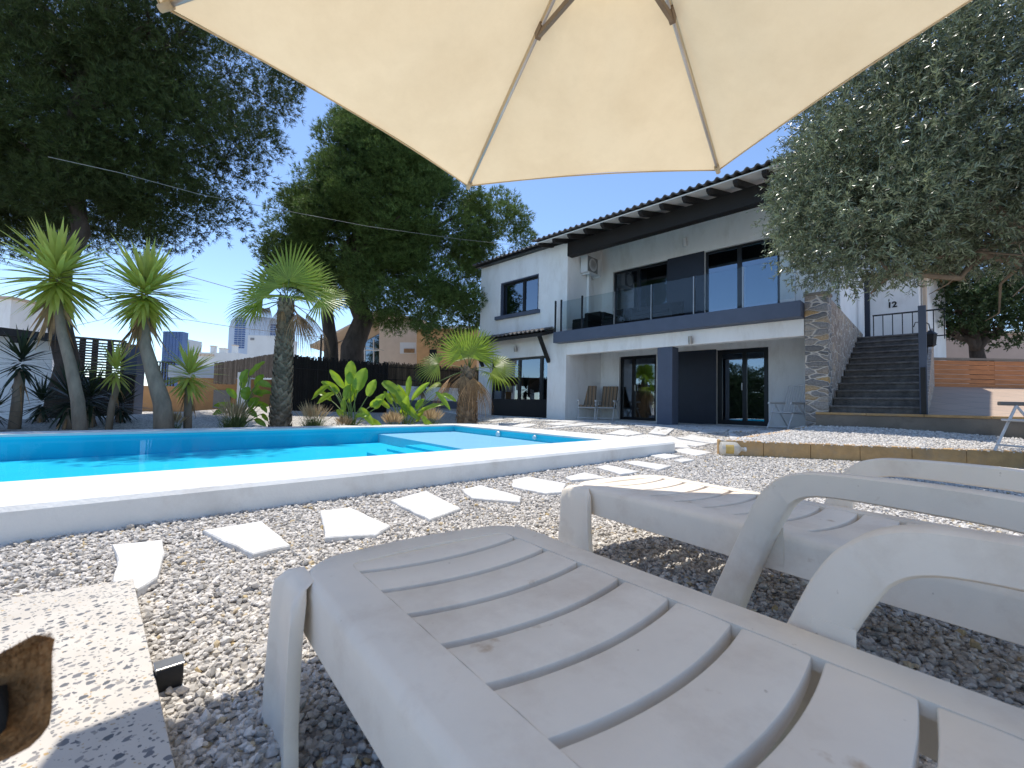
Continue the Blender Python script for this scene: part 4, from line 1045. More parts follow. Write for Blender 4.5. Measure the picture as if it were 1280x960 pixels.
# ================================================================== DOG (mostly out of frame, its ear tip shows)
def dog():
    t = tag(empty('dog', (-.62, .22, .055)), 'brown dog sitting on the terrazzo slab, its pointed ear raised', 'dog')
    # skeleton (local metres): sitting, facing left of the picture, head raised
    J = {'pelvis': (-.42, -.08, .10, .085), 'loin': (-.36, -.04, .18, .080), 'chest': (-.26, .02, .27, .085), 'withers': (-.20, .05, .34, .065), 'neck': (-.13, .09, .385, .05), 'skull': (-.055, .135, .405, .056), 'muzzle': (-.02, .22, .385, .028), 'nose': (-.005, .262, .378, .018),
         'shL': (-.24, .10, .26, .035), 'elL': (-.25, .11, .16, .024), 'wrL': (-.22, .13, .06, .018), 'paL': (-.19, .16, .014, .018),
         'shR': (-.22, -.04, .26, .035), 'elR': (-.23, -.04, .16, .024), 'wrR': (-.20, -.01, .06, .018), 'paR': (-.17, .03, .014, .018),
         'hipL': (-.43, .02, .11, .055), 'knL': (-.31, .11, .13, .04), 'hoL': (-.42, .11, .04, .02), 'ftL': (-.31, .13, .016, .02),
         'hipR': (-.41, -.17, .11, .055), 'knR': (-.28, -.17, .13, .04), 'hoR': (-.38, -.20, .04, .02), 'ftR': (-.27, -.17, .016, .02),
         'ta1': (-.50, -.13, .07, .022), 'ta2': (-.58, -.16, .03, .016), 'ta3': (-.66, -.14, .02, .010)}
    E_ = [('pelvis', 'loin'), ('loin', 'chest'), ('chest', 'withers'), ('withers', 'neck'), ('neck', 'skull'), ('skull', 'muzzle'), ('muzzle', 'nose'), ('chest', 'shL'), ('shL', 'elL'), ('elL', 'wrL'), ('wrL', 'paL'), ('chest', 'shR'), ('shR', 'elR'), ('elR', 'wrR'), ('wrR', 'paR'), ('pelvis', 'hipL'), ('hipL', 'knL'), ('knL', 'hoL'), ('hoL', 'ftL'), ('pelvis', 'hipR'), ('hipR', 'knR'), ('knR', 'hoR'), ('hoR', 'ftR'), ('pelvis', 'ta1'), ('ta1', 'ta2'), ('ta2', 'ta3')]
    ks = list(J); me = bpy.data.meshes.new('body'); me.from_pydata([J[k][:3] for k in ks], [(ks.index(a), ks.index(b)) for a, b in E_], [])
    o = bpy.data.objects.new('body', me); COL.objects.link(o); o.parent = t; o.modifiers.new('skin', 'SKIN'); sv = me.skin_vertices[0].data
    for i, k in enumerate(ks): sv[i].radius = (J[k][3], J[k][3])
    sv[0].use_root = True
    sb = o.modifiers.new('sub', 'SUBSURF'); sb.levels = 2; sb.render_levels = 2; me.materials.append(M['dogfur'])
    hd = Vector((-.055, .135, .405)); EARS = []
    def ear(base, tip, side, nm='ear'):
        base = Vector(base); tip = Vector(tip); ax = tip-base; side = Vector(side); side = (side-ax.normalized()*side.dot(ax.normalized())).normalized(); nrm = ax.normalized().cross(side)
        if nrm.dot(Vector((.62, -.22, .68))-base) < 0: nrm = -nrm
        for mat_, th, nm_, par in (('dogfur', 0., 'ear', None), ('dogdark', .009, 'inner_ear', 'p')):
            mb = MB(); V = []; F_ = []
            for j in range(11):
                v_ = j/10; wd = .046*min(1., .75+.9*v_)*min(1., ((1-v_)/.52))**.85*(1 if not th else .42)
                if v_ > .995: wd = .002
                for i in range(7):
                    u_ = i/6*2-1; c = base+ax*(v_ if not th else .18+.36*v_)+side*(wd*u_+.012*math.sin(pi*v_))+nrm*(.012*(u_*u_-.5)+th)
                    V.append(tuple(c))
            for j in range(10):
                for i in range(6): F_.append((j*7+i, j*7+i+1, (j+1)*7+i+1, (j+1)*7+i))
            EARS.append((V, nrm)) if not th else None
            eo = part(nm_, MB().add(V, F_), mat_, t if par is None else ear.last, True)
            md = eo.modifiers.new('thick', 'SOLIDIFY'); md.thickness = .006; md.offset = -1
            if par is None: ear.last = eo
    global EARL
    # visible ear: from the skull up to the tip seen at the left edge of the picture
    tipw = ony(52, 801, .43); bw = ony(-62, 928, .40); org = np.array([-.62, .22, .055])
    ear(tuple(bw-org), tuple(tipw-org), (.72, -.1, -.65))
    ear((-.085, .085, .445), (-.13, .03, .55), (.5, .6, 0))
    for V, nrm in EARS:
        G = np.array(V).reshape(11, 7, 3); n = 2600; a = NR.uniform(0, 9.9, n); b = NR.uniform(0, 5.99, n); i = a.astype(int); j = b.astype(int); fa = (a-i)[:, None]; fb = (b-j)[:, None]
        j = np.where(NR.random(n) < .35, NR.choice([0, 5], n), j)
        p = (G[i, j]*(1-fb)+G[i, j+1]*fb)*(1-fa)+(G[i+1, j]*(1-fb)+G[i+1, j+1]*fb)*fa
        axd = unit(G[10, 3]-G[0, 3]); mid = G[i, 3]; d_ = unit(unit(p-mid+1e-5)*.5+axd+NR.normal(0, .25, (n, 3))+np.array(nrm)*NR.choice([-.5, .5], n)[:, None])
        Vf, Ff = blades(p, d_, NR.uniform(.005, .011, n), np.full(n, .0010), NR.uniform(0, .2, n), 2, wprof=[1, .8, .1]); npart('fur', Vf, Ff, 'dogfur', ear.last)
    for s in (-1, 1):
        mb = MB(); mb.lathe([(.002, -.009), (.009, -.003), (.009, .003), (.002, .009)], (-.03+.035*s*.6, .182-.02*s*.4, .432), 10); part('eye', mb, 'dogdark', t, True)
    mb = MB(); mb.lathe([(.004, -.012), (.014, -.004), (.013, .006), (.004, .012)], (.0, .272, .384), 10); part('nose', mb, 'dogdark', t, True)
dog()

# ================================================================== GRAVEL
ico_v = []
def ico():
    g = (1+5**.5)/2
    v = np.array([(-1, g, 0), (1, g, 0), (-1, -g, 0), (1, -g, 0), (0, -1, g), (0, 1, g), (0, -1, -g), (0, 1, -g), (g, 0, -1), (g, 0, 1), (-g, 0, -1), (-g, 0, 1)])/math.sqrt(1+g*g)
    f = np.array([(0, 11, 5), (0, 5, 1), (0, 1, 7), (0, 7, 10), (0, 10, 11), (1, 5, 9), (5, 11, 4), (11, 10, 2), (10, 7, 6), (7, 1, 8), (3, 9, 4), (3, 4, 2), (3, 2, 6), (3, 6, 8), (3, 8, 9), (4, 9, 5), (2, 4, 11), (6, 2, 10), (8, 6, 7), (9, 8, 1)])
    return v, f
IV, IF = ico()
def stones(P, size, name, mat, flat=.62, nvar=40):
    """P: n x 3 positions; size: n radii -> one mesh of faceted stones"""
    n = len(P); var = IV[None]*(1+NR.uniform(-.34, .30, (nvar, 12, 1)))
    var = var*np.stack([NR.uniform(.8, 1.35, nvar), NR.uniform(.7, 1.0, nvar), NR.uniform(flat-.12, flat+.15, nvar)], 1)[:, None, :]
    pick = NR.integers(0, nvar, n); V = var[pick]*size[:, None, None]
    th = NR.uniform(0, 2*pi, n); tx = NR.normal(0, .38, n); ty = NR.normal(0, .38, n)
    def rotm(a, ax):
        c, s = np.cos(a), np.sin(a); z = np.zeros_like(a); o = np.ones_like(a)
        return np.stack({'z': [c, -s, z, s, c, z, z, z, o], 'x': [o, z, z, z, c, -s, z, s, c], 'y': [c, z, s, z, o, z, -s, z, c]}[ax], 1).reshape(-1, 3, 3)
    Rm = rotm(th, 'z') @ rotm(tx, 'x') @ rotm(ty, 'y')
    V = np.einsum('nij,nkj->nki', Rm, V)+P[:, None, :]
    Fc = (IF[None]+(np.arange(n)*12)[:, None, None]).reshape(-1, 3)
    o = npart(name, V.reshape(-1, 3), Fc, mat); o['kind'] = 'stuff'; return o
SLABP = [tuple(p) for p in pts]
bed_poly = [tuple(C0), tuple(C1), tuple(K1), tuple(K0)]
cut_pool = inset(POOL, .04)
def sample(poly_fn, x0, x1, y0, y1, dens):
    n = int((x1-x0)*(y1-y0)*dens); X = NR.uniform(x0, x1, n); Y = NR.uniform(y0, y1, n)
    return [(x, y) for x, y in zip(X, Y) if poly_fn(x, y)]
def infr(x, y, m=60):
    if y < .25: return False
    a = 640+F*(x-0)/y
    return -m-20 < a < 1280+m
def free(x, y): return infr(x, y) and not inpoly(cut_pool, x, y) and not inpoly(bed_poly, x, y) and not inpoly(SLAB_IN, x, y)
SLAB_IN = inset([tuple(p) for p in pts][::1], .0)
pos = []; siz = []
def band(d0, d1, dens, r0, r1, zj):
    l = sample(lambda x, y: d0 <= math.hypot(x, y) < d1 and free(x, y) and not (y > 8 and toloc(x, y)[1] < -2.0), -min(d1, 5), min(d1, 9), .2, d1, dens)
    for x, y in l:
        r = .80*R.uniform(r0, r1)*(1+.5*(R.random() < .06)); pos.append((x, y, terrain(x, y)+R.uniform(-.2, zj)*r)); siz.append(r)
band(.4, 1.7, 7800, .0075, .0155, .9)
band(1.7, 3.2, 5800, .008, .0165, .9)
band(3.2, 5.5, 3300, .010, .019, .8)
band(5.5, 8.5, 1400, .013, .022, .7)
band(8.5, 13.5, 330, .016, .026, .6)
stones(np.array(pos), np.array(siz), 'gravel', 'gravel')
pos = []; siz = []
for x, y in sample(lambda x, y: inpoly(bed_poly, x, y) and infr(x, y), 3.2, 11, 3.5, 10, 1500):
    r = R.uniform(.011, .021); pos.append((x, y, bedz(x, y)+R.uniform(-.2, .7)*r)); siz.append(r)
stones(np.array(pos), np.array(siz), 'white_gravel', 'whitegravel')
# ================================================================== VEGETATION
def limbpath(a, b, sag=.0, n=6, jit=.06):
    a = np.array(a, float); b = np.array(b, float); L = np.linalg.norm(b-a); P = []
    for k in range(n+1):
        t = k/n; p = a*(1-t)+b*t+np.array([0, 0, sag*L*4*t*(1-t)])
        if 0 < k < n: p = p+NR.normal(0, jit*L/n, 3)
        P.append(tuple(p))
    return P
def pine(name, label, base, trunk_top, trunk_r, lobes, nclump, ntuft, leaf, needle=.2, second=None, csz=(.35, .65), limbs=16, nn=9, nw=.022):
    t = tag(empty(name, tuple(base), world=True), label, 'pine tree')
    mb = MB(); P = limbpath(base, trunk_top, 0, 8, .12); mb.tube(P, list(np.linspace(trunk_r*1.12, trunk_r*.45, 9)), 14)
    if second: P2 = limbpath(second[0], second[1], 0, 7, .1); mb.tube(P2, list(np.linspace(second[2], second[2]*.5, 8)), 12)
    tr = part('trunk', mb, 'pinebark', t, True)
    vol = np.array([l[1][0]*l[1][1]*l[1][2] for l in lobes])**.67; pr = vol/vol.sum()
    k = NR.choice(len(lobes), nclump, p=pr); d = rsph(nclump); d[:, 2] = d[:, 2]*.9+.08; d = unit(d)
    rr = NR.uniform(.6, 1.0, nclump)**.5
    C_ = np.array([lobes[i][0] for i in k]); A_ = np.array([lobes[i][1] for i in k]); cc = C_+A_*d*rr[:, None]
    cs = NR.uniform(csz[0], csz[1], nclump)
    mb = MB(); sel = NR.choice(nclump, min(limbs, nclump), replace=False)
    top = np.array(trunk_top); b0 = np.array(base)
    for i in sel:
        f = NR.uniform(.55, .98); o = b0*(1-f)+top*f; P = limbpath(o, cc[i], .06, 6, .25); r = trunk_r*(.32 if i % 3 else .42); mb.tube(P, list(np.linspace(r, .02, 7)), 7)
        for j in range(2):
            m_ = int(NR.integers(2, 5)); near = np.argsort(((cc-np.array(P[m_]))**2).sum(1))[1+j*2]; mb.tube(limbpath(P[m_], cc[near], .03, 4, .25), list(np.linspace(r*.45, .012, 5)), 5)
    part('limb', mb, 'pinebark', tr, True)
    # tufts
    i = np.repeat(np.arange(nclump), ntuft); n = len(i); dd = rsph(n); out = unit(dd+d[i]*.55+np.array([0, 0, .35]))
    tp = cc[i]+dd*(cs[i]*NR.uniform(.35, 1., n)**.5)[:, None]*np.array([1.15, 1.15, .8])
    m_ = np.repeat(np.arange(n), nn); nd = unit(out[m_]*1.0+NR.normal(0, .55, (n*nn, 3)))
    ln = NR.uniform(.7, 1.15, n*nn)*needle
    V, Fq = blades(tp[m_], nd, ln, np.full(n*nn, nw), np.zeros(n*nn), 1, tip=.25)
    npart('crown', V, Fq, leaf, t)
    return t
# near pine, upper left: trunk behind the yuccas, crown hanging over the pool garden
def away(l, k): return [((c[0]*k, c[1]*k, (c[2]-CAMH)*k+CAMH), (r[0]*k, r[1]*k, r[2]*k)) for c, r in l]
pb = ony(69, 520, 9.9); pine('pine_tree', 'huge near pine with dark low crown above the two tall yuccas', (pb[0], pb[1], .1), (pb[0]-1.05, pb[1]+.9, 9.5), .22,
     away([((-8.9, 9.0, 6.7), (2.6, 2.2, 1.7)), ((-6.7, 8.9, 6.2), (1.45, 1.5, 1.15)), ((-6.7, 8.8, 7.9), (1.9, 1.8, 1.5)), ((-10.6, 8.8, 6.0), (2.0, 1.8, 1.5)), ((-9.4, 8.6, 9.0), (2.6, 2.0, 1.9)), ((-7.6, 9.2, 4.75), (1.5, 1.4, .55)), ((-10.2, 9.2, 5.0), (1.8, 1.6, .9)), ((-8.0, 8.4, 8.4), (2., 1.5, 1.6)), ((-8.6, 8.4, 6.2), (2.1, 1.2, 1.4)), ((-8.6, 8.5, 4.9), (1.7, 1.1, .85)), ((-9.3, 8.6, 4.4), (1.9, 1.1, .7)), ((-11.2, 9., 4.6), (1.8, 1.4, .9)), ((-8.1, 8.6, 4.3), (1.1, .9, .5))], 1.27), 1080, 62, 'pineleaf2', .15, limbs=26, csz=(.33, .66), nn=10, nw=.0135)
# second pine, centre
pb = ony(437, 500, 18.5); pb[2] = .3; pb2 = ony(414, 500, 18.7); pb2[2] = .3
pine('pine_tree', 'tall bushy pine with two trunks rising behind the reed fence beside the villa', tuple(pb), (pb[0]+.3, pb[1], 10.2), .50,
     [((-5.5, 18.6, 10.2), (2.5, 2.4, 3.6)), ((-8.5, 18.6, 7.6), (1.9, 2.0, 2.0)), ((-6.6, 18.2, 7.9), (2.6, 2.4, 2.5)), ((-3.7, 18.4, 7.9), (2.6, 2.2, 2.4)), ((-1.0, 19.0, 8.0), (1.5, 1.5, 2.0)), ((-4.6, 18.0, 5.3), (2.4, 1.8, 1.5)), ((-2.6, 17.6, 4.5), (1.3, 1.2, 1.2)), ((-8.2, 18.6, 5.9), (1.5, 1.5, .9)), ((-7.5, 18.8, 11.2), (.95, 1.2, 1.9)), ((-5.0, 18.6, 11.8), (2.0, 2.0, 2.2)), ((-9.2, 18.4, 6.7), (1.0, 1.2, .9))], 560, 175, 'pineleaf', .155, ((pb2[0], pb2[1], .3), (pb2[0]-.3, pb2[1], 7.5), .36), (.42, .80), limbs=16, nn=8, nw=.020)

def olive(name, label, cat, base, top, r, lobes, nsprig, nleaf, leaf, ll, lw, bark, fork, limb_ends):
    t = tag(empty(name, tuple(base), world=True), label, cat)
    mb = MB(); mb.tube(limbpath(base, top, 0, 7, .2), list(np.linspace(r*1.2, r*.7, 8)), 12); tr = part('trunk', mb, bark, t, True)
    mb = MB()
    for e in limb_ends:
        P = limbpath(top if fork is None else fork, e, .05, 8, .35); mb.tube(P, list(np.linspace(r*.55, .015, 9)), 9)
        for j in range(5):
            m_ = int(NR.integers(2, 8)); q_ = np.array(P[m_])+NR.normal(0, .5, 3)*np.array([1, 1, .6]); mb.tube(limbpath(P[m_], q_, .02, 4, .3), list(np.linspace(r*.16, .005, 5)), 5)
    part('limb', mb, bark, tr, True)
    vol = np.array([l[1][0]*l[1][1]*l[1][2] for l in lobes])**.67; k = NR.choice(len(lobes), nsprig, p=vol/vol.sum()); d = rsph(nsprig)
    rr = NR.uniform(.25, 1.0, nsprig)**.45
    # thin the crown in irregular pockets so that the sky shows through
    A_ = np.array([lobes[i][1] for i in k]); C_ = np.array([lobes[i][0] for i in k]); p = C_+A_*d*rr[:, None]
    pock = np.sin(p[:, 0]*3.1+1.3*np.sin(p[:, 2]*2.3))*np.sin(p[:, 1]*2.7+p[:, 2]*1.9)*np.sin(p[:, 2]*3.7+p[:, 0]); keep = pock > -.42
    p = p[keep]; d = d[keep]; n = len(p)
    sd = unit(d*.8+NR.normal(0, .55, (n, 3))+np.array([0, 0, .35])); L = NR.uniform(.16, .34, n)
    m_ = np.repeat(np.arange(n), nleaf); f = NR.uniform(.05, 1, n*nleaf); b = p[m_]+sd[m_]*(L[m_]*f)[:, None]
    ld = unit(perp(sd[m_])*.9+sd[m_]*.75); ln = NR.uniform(.7, 1.2, n*nleaf)*ll
    V, Fq = blades(b, ld, ln, np.full(n*nleaf, lw), NR.uniform(-.1, .25, n*nleaf), 2, wprof=[.35, 1., .1])
    V2, F2 = blades(p, sd, L, np.full(n, .006), np.zeros(n), 1)
    npart('crown', np.concatenate([V, V2]), np.concatenate([Fq, F2+len(V)]), leaf, t)
    return t
OK_ = .87
olive('olive_tree', 'large grey green olive tree overhanging the stairs, its low bough reaching in from outside', 'olive tree', (8.1, 5.1, .1), (7.9, 5.2, 2.1), .18,
      away([((5.85, 6.6, 4.4), (1.6, 1.7, 1.6)), ((5.0, 6.3, 3.5), (1.0, 1.2, .90)), ((6.7, 6.3, 3.85), (1.6, 1.5, 1.05)), ((7.3, 6.6, 5.3), (2.3, 2.0, 1.9)), ((6.2, 6.8, 5.7), (1.5, 1.6, 1.3)), ((8.4, 6.4, 3.95), (1.6, 1.6, 1.0)), ((4.95, 6.6, 4.2), (.85, 1.0, .9))], OK_), 16000, 18, 'oliveleaf', .062, .0145, 'olivebark', (7.9, 5.2, 2.15),
      [tuple(np.array(c)*np.array([OK_, OK_, OK_])+np.array([0, 0, CAMH*(1-OK_)])) for c in ((5.3, 6.4, 4.2), (6.0, 6.3, 3.0), (5.3, 6.3, 2.95), (7.0, 6.4, 4.8), (6.2, 6.9, 5.6), (8.0, 6.4, 5.6), (5.1, 6.2, 3.5))])
tb = ony(1226, 462, 14.5)
olive('shade_tree', 'round dark green tree beyond the board fence before the pinkish wall', 'tree', (tb[0], tb[1], 1.0), (tb[0]-.15, tb[1], 3.1), .24,
      [((15.0, 14.6, 4.4), (2.6, 2.0, 1.05)), ((16.7, 14.6, 4.3), (2.0, 1.8, 1.2)), ((14.6, 14.6, 4.35), (1.1, 1.5, .8)), ((15.6, 14.5, 5.3), (2.4, 2.0, 1.0))], 5200, 15, 'treeleaf', .09, .035, 'pinebark', (tb[0]-.15, tb[1], 2.9), [(14.2, 14.6, 3.9), (14.6, 14.6, 4.6), (16.2, 14.6, 4.6), (17.2, 14.6, 4.3), (15.4, 14.4, 5.2)])

# ---- yuccas
def yucca(px, py, Y, heads, trunk_px, r0, r1, label, leaf='yuccaleaf', name='yucca', nblade=130, L=.78, wd=.052, cat='yucca', z0=None, bark='trunk'):
    b = ony(px, py, Y); zb = terrain(b[0], b[1]) if z0 is None else z0
    t = tag(empty(name, (b[0], b[1], zb), world=True), label, cat, 'yuccas round the pool')
    mb = MB()
    pts = [(b[0], b[1], zb-.05)]+[tuple(ony(x, y, Y)) for x, y in trunk_px]
    n = len(pts); mb.tube(pts, list(np.linspace(r0, r1, n)), 12); part('trunk', mb, bark, t, True)
    c0 = np.array(pts[-1])
    # rosette: leaves leave the top of the stem at all angles, old ones hanging
    ga = 2.39996; k = np.arange(nblade); el = np.radians(80-135*(k/nblade)**.85)+NR.normal(0, .09, nblade); az = k*ga+NR.normal(0, .2, nblade)
    d = np.stack([np.cos(el)*np.cos(az), np.cos(el)*np.sin(az), np.sin(el)], 1); base = c0+np.array([0, 0, 1.])*(.30*(1-k/nblade))[:, None]*L/.8+d*.03
    ln = L*NR.uniform(.8, 1.1, nblade)*(.65+.35*np.sin(np.pi*np.clip((k/nblade)*1.15+.1, 0, 1)))
    side = unit(np.cross(d, np.array([0, 0, 1.])+NR.normal(0, .12, (nblade, 3))))
    dr = np.where(el > .9, .02, NR.uniform(.06, .24, nblade))
    V, Fq = blades(base, unit(d), ln, np.full(nblade, wd), dr, 5, wprof=[.55, .95, 1., .8, .45, .03], side=side)
    npart('leaf_rosette', V, Fq, leaf, t)
    nd_ = max(8, nblade//7); el = np.radians(NR.uniform(-86, -48, nd_)); az = NR.uniform(0, 2*pi, nd_); d = np.stack([np.cos(el)*np.cos(az), np.cos(el)*np.sin(az), np.sin(el)], 1)
    V, Fq = blades(c0-np.array([0, 0, .04])+d*.03-np.array([0, 0, 1.])*NR.uniform(0, .25, (nd_, 1))*L, unit(d), NR.uniform(.4, .75, nd_)*L, np.full(nd_, wd*.75), NR.uniform(.1, .3, nd_), 4, wprof=[.6, 1., .8, .5, .05]); npart('dry_leaves', V, Fq, 'deadleaf', t)
    return t
yucca(102, 538, 7.6, None, [(97, 500), (88, 455), (77, 415), (70, 362)], .105, .06, 'tall yucca with bright leaf rosette at the far left of the pool', nblade=200, L=1.02, wd=.074)
yucca(206, 538, 8.3, None, [(203, 505), (191, 465), (181, 430), (181, 380)], .165, .075, 'tall yucca with bent thick trunk, right of the other tall yucca', nblade=250, L=1.02, wd=.070)
yucca(235, 533, 8.9, None, [(235, 505), (236, 478)], .075, .06, 'short yucca with drooping lower leaves right of the tall pair', nblade=130, L=.72, wd=.055)
yucca(136, 530, 8.8, None, [(140, 505), (146, 485), (144, 470)], .06, .05, 'small shaded yucca between the two tall trunks', nblade=70, L=.62, wd=.05)
yucca(18, 535, 8.2, None, [(22, 500), (26, 462)], .09, .07, 'dark shaded yucca before the white hut', 'shadeyucca', nblade=80, L=.70, wd=.045)
yucca(86, 525, 8.6, None, [(86, 510)], .09, .08, 'low dark spiky yucca at the foot of the near pine', 'shadeyucca', nblade=90, L=.85, wd=.045)
yucca(113, 525, 8.9, None, [(113, 508)], .08, .08, 'dark spiky yucca before the black gate', 'shadeyucca', nblade=80, L=.75, wd=.045)
yucca(150, 527, 9.6, None, [(150, 514)], .07, .07, 'low dark spiky yucca right of the small shaded yucca', 'shadeyucca', nblade=70, L=.6, wd=.045)
yucca(52, 526, 9.0, None, [(52, 512)], .07, .07, 'low dark spiky yucca at the corner of the white hut', 'shadeyucca', nblade=70, L=.65, wd=.045)
yucca(-8, 538, 7.8, None, [(-8, 522)], .06, .06, 'low yucca cut by the picture edge beside the hut', 'shadeyucca', nblade=50, L=.5, wd=.04)
yucca(528, 487, 15.5, None, [(528, 484)], .06, .05, 'small dark spiky yucca before the low white wall', 'shadeyucca', nblade=60, L=.65, wd=.05, z0=.55)

# ---- fan palms
def fan(mbl, c, d, upn, R_, nseg, spread, droop, V_, F_, fill=.55):
    """one fan leaf: segments radiate from c in the plane of d and side"""
    side = np.cross(d, upn); side /= np.linalg.norm(side)
    for k in range(nseg):
        a = (k/(nseg-1)-.5)*spread; dd = d*math.cos(a)+side*math.sin(a); L = R_*(.62+.38*math.cos(a*.62))*R.uniform(.93, 1.05)
        nrm = np.cross(side*math.cos(a)-d*math.sin(a), dd); w = np.cross(dd, upn); 
        tang = side*math.cos(a)-d*math.sin(a); b = len(V_); ts = (0.03, .35, .62, .82, 1.)
        hw_ = R_*spread/nseg*.46
        for x in ts:
            wd = hw_*min(x, .42)*1.02 if x <= .62 else hw_*.42*(1-(x-.62)/.38)**.8+.001
            sag = np.array([0, 0, -droop*L*x*x*(1+.6*(x > .9))]); ridge = upn*(.35*wd)
            p = c+dd*(L*x)+sag
            V_ += [p-tang*wd, p+ridge, p+tang*wd]
        for j in range(4):
            F_ += [(b+3*j, b+3*j+1, b+3*j+4, b+3*j+3), (b+3*j+1, b+3*j+2, b+3*j+5, b+3*j+4)]
def palm(px, py, Y, top_px, r0, r1, label, fans, dead, R_, pet):
    b = ony(px, py, Y); zb = terrain(b[0], b[1]); tp = ony(*top_px, Y)
    t = tag(empty('fan_palm', (b[0], b[1], zb), world=True), label, 'palm', 'fan palms by the pool')
    mb = MB(); N1 = 9; pts = [tuple(np.array([b[0], b[1], zb-.05])*(1-k/N1)+tp*(k/N1)) for k in range(N1+1)]
    mb.tube(pts, list(np.linspace(r0, r1, N1+1)), 16); tr = part('trunk', mb, 'palmtrunk', t, True)
    # old leaf bases as overlapping wedges in a spiral
    H_ = tp[2]-zb; nb = int(H_*95); mb = MB()
    for k in range(nb):
        f = k/nb; a = k*2.39996; c = np.array([b[0], b[1], zb])*(1-f)+tp*f; r = r0*(1-f)+r1*f
        rd = np.array([math.cos(a), math.sin(a), 0]); tg = np.array([-math.sin(a), math.cos(a), 0]); w = .085*R.uniform(.7, 1.2); h_ = .17*R.uniform(.7, 1.2); sk = R.uniform(-.05, .05)
        p0 = c+rd*(r*.92); p1 = c+rd*(r+.02)+np.array([0, 0, h_*.5]); p2 = c+rd*(r+.035+R.uniform(0, .02))+np.array([0, 0, h_])+tg*sk
        mb.add([p0-tg*w, p0+tg*w, p1-tg*w*.7, p1+tg*w*.7, p2-tg*w*.18, p2+tg*w*.18, p1+rd*.02-tg*w*.3, p1+rd*.02+tg*w*.3], [(0, 1, 7, 6), (0, 6, 2), (1, 3, 7), (6, 7, 5, 4), (2, 6, 4), (7, 3, 5)])
    part('leaf_base', mb, 'palmtrunk', tr)
    for lst, mat, nm in ((fans, 'palmleaf', 'frond'), (dead, 'deadleaf', 'dead_frond')):
        for (az, el, ps, rs, dr) in lst:
            a = math.radians(az); e = math.radians(el); dirp = np.array([math.cos(e)*math.cos(a), math.cos(e)*math.sin(a), math.sin(e)])
            c = tp+dirp*pet*ps+np.array([0, 0, -.10*pet*ps if el < 50 else 0]); V_ = []; F_ = []
            d = unit(dirp+np.array([0, 0, -.35*(1-math.sin(max(e, 0)))])); upn = np.array([-math.sin(e)*math.cos(a), -math.sin(e)*math.sin(a), math.cos(e)])
            if mat == 'palmleaf' and el > 5 and el < 80 and abs(math.sin(a)) < .75: upn = upn*.35+np.array([0, -1., .3])
            upn = unit(upn-d*(upn@d))
            fan(None, c, d, upn, R_*rs, 26, math.radians(205 if mat == 'palmleaf' else 120), dr, V_, F_)
            mb = MB().add(V_, F_); fr = part(nm, mb, mat, t)
            mb = MB(); mb.tube([tuple(tp), tuple((tp+c)/2+np.array([0, 0, .03])), tuple(c+d*.05)], [.018, .012, .008], 6); part('petiole', mb, 'stalk' if mat == 'palmleaf' else 'deadleaf', fr, True)
palm(350, 536, 9.7, (358, 377), .195, .125, 'taller fan palm with stout trunk behind the pool',
     [(80, 84, 1.05, 1.15, .02), (140, 66, .9, 1.05, .04), (40, 64, .9, 1.05, .04), (165, 48, 1.0, 1.05, .05), (18, 46, 1.0, 1.0, .05), (178, 14, 1.2, .95, .1), (-3, 10, 1.7, .8, .12), (-70, 12, .7, .7, .2), (110, 30, 1.0, 1., .1), (60, 35, 1.0, 1., .1), (190, -8, 1.3, .75, .2)],
     [(0, -24, 1.1, .8, .5), (-20, -36, .9, .75, .5), (60, -38, .8, .7, .5), (172, -12, .9, .5, .5), (-120, -55, .4, .5, .5)], .88, .46)
palm(583, 530, 12.9, (586, 462), .29, .20, 'shorter fan palm with shaggy trunk by the villa corner',
     [(60, 80, .8, 1.1, .03), (-100, 75, .7, 1.1, .05), (-160, 62, .9, 1.1, .05), (0, 62, .9, 1.1, .06), (-45, 70, .9, 1.1, .05), (175, 15, 1.7, .95, .15), (-5, 12, 1.4, 1., .15), (-15, -2, 1.2, .9, .2), (90, 55, .8, 1., .1), (-150, -18, 1.9, .5, .3)],
     [(-165, -20, 1., .9, .6), (175, -30, 1.1, .8, .6), (-60, -35, .7, .95, .6), (-30, -45, .6, .9, .6), (-110, -30, .6, .7, .5)], .80, .55)

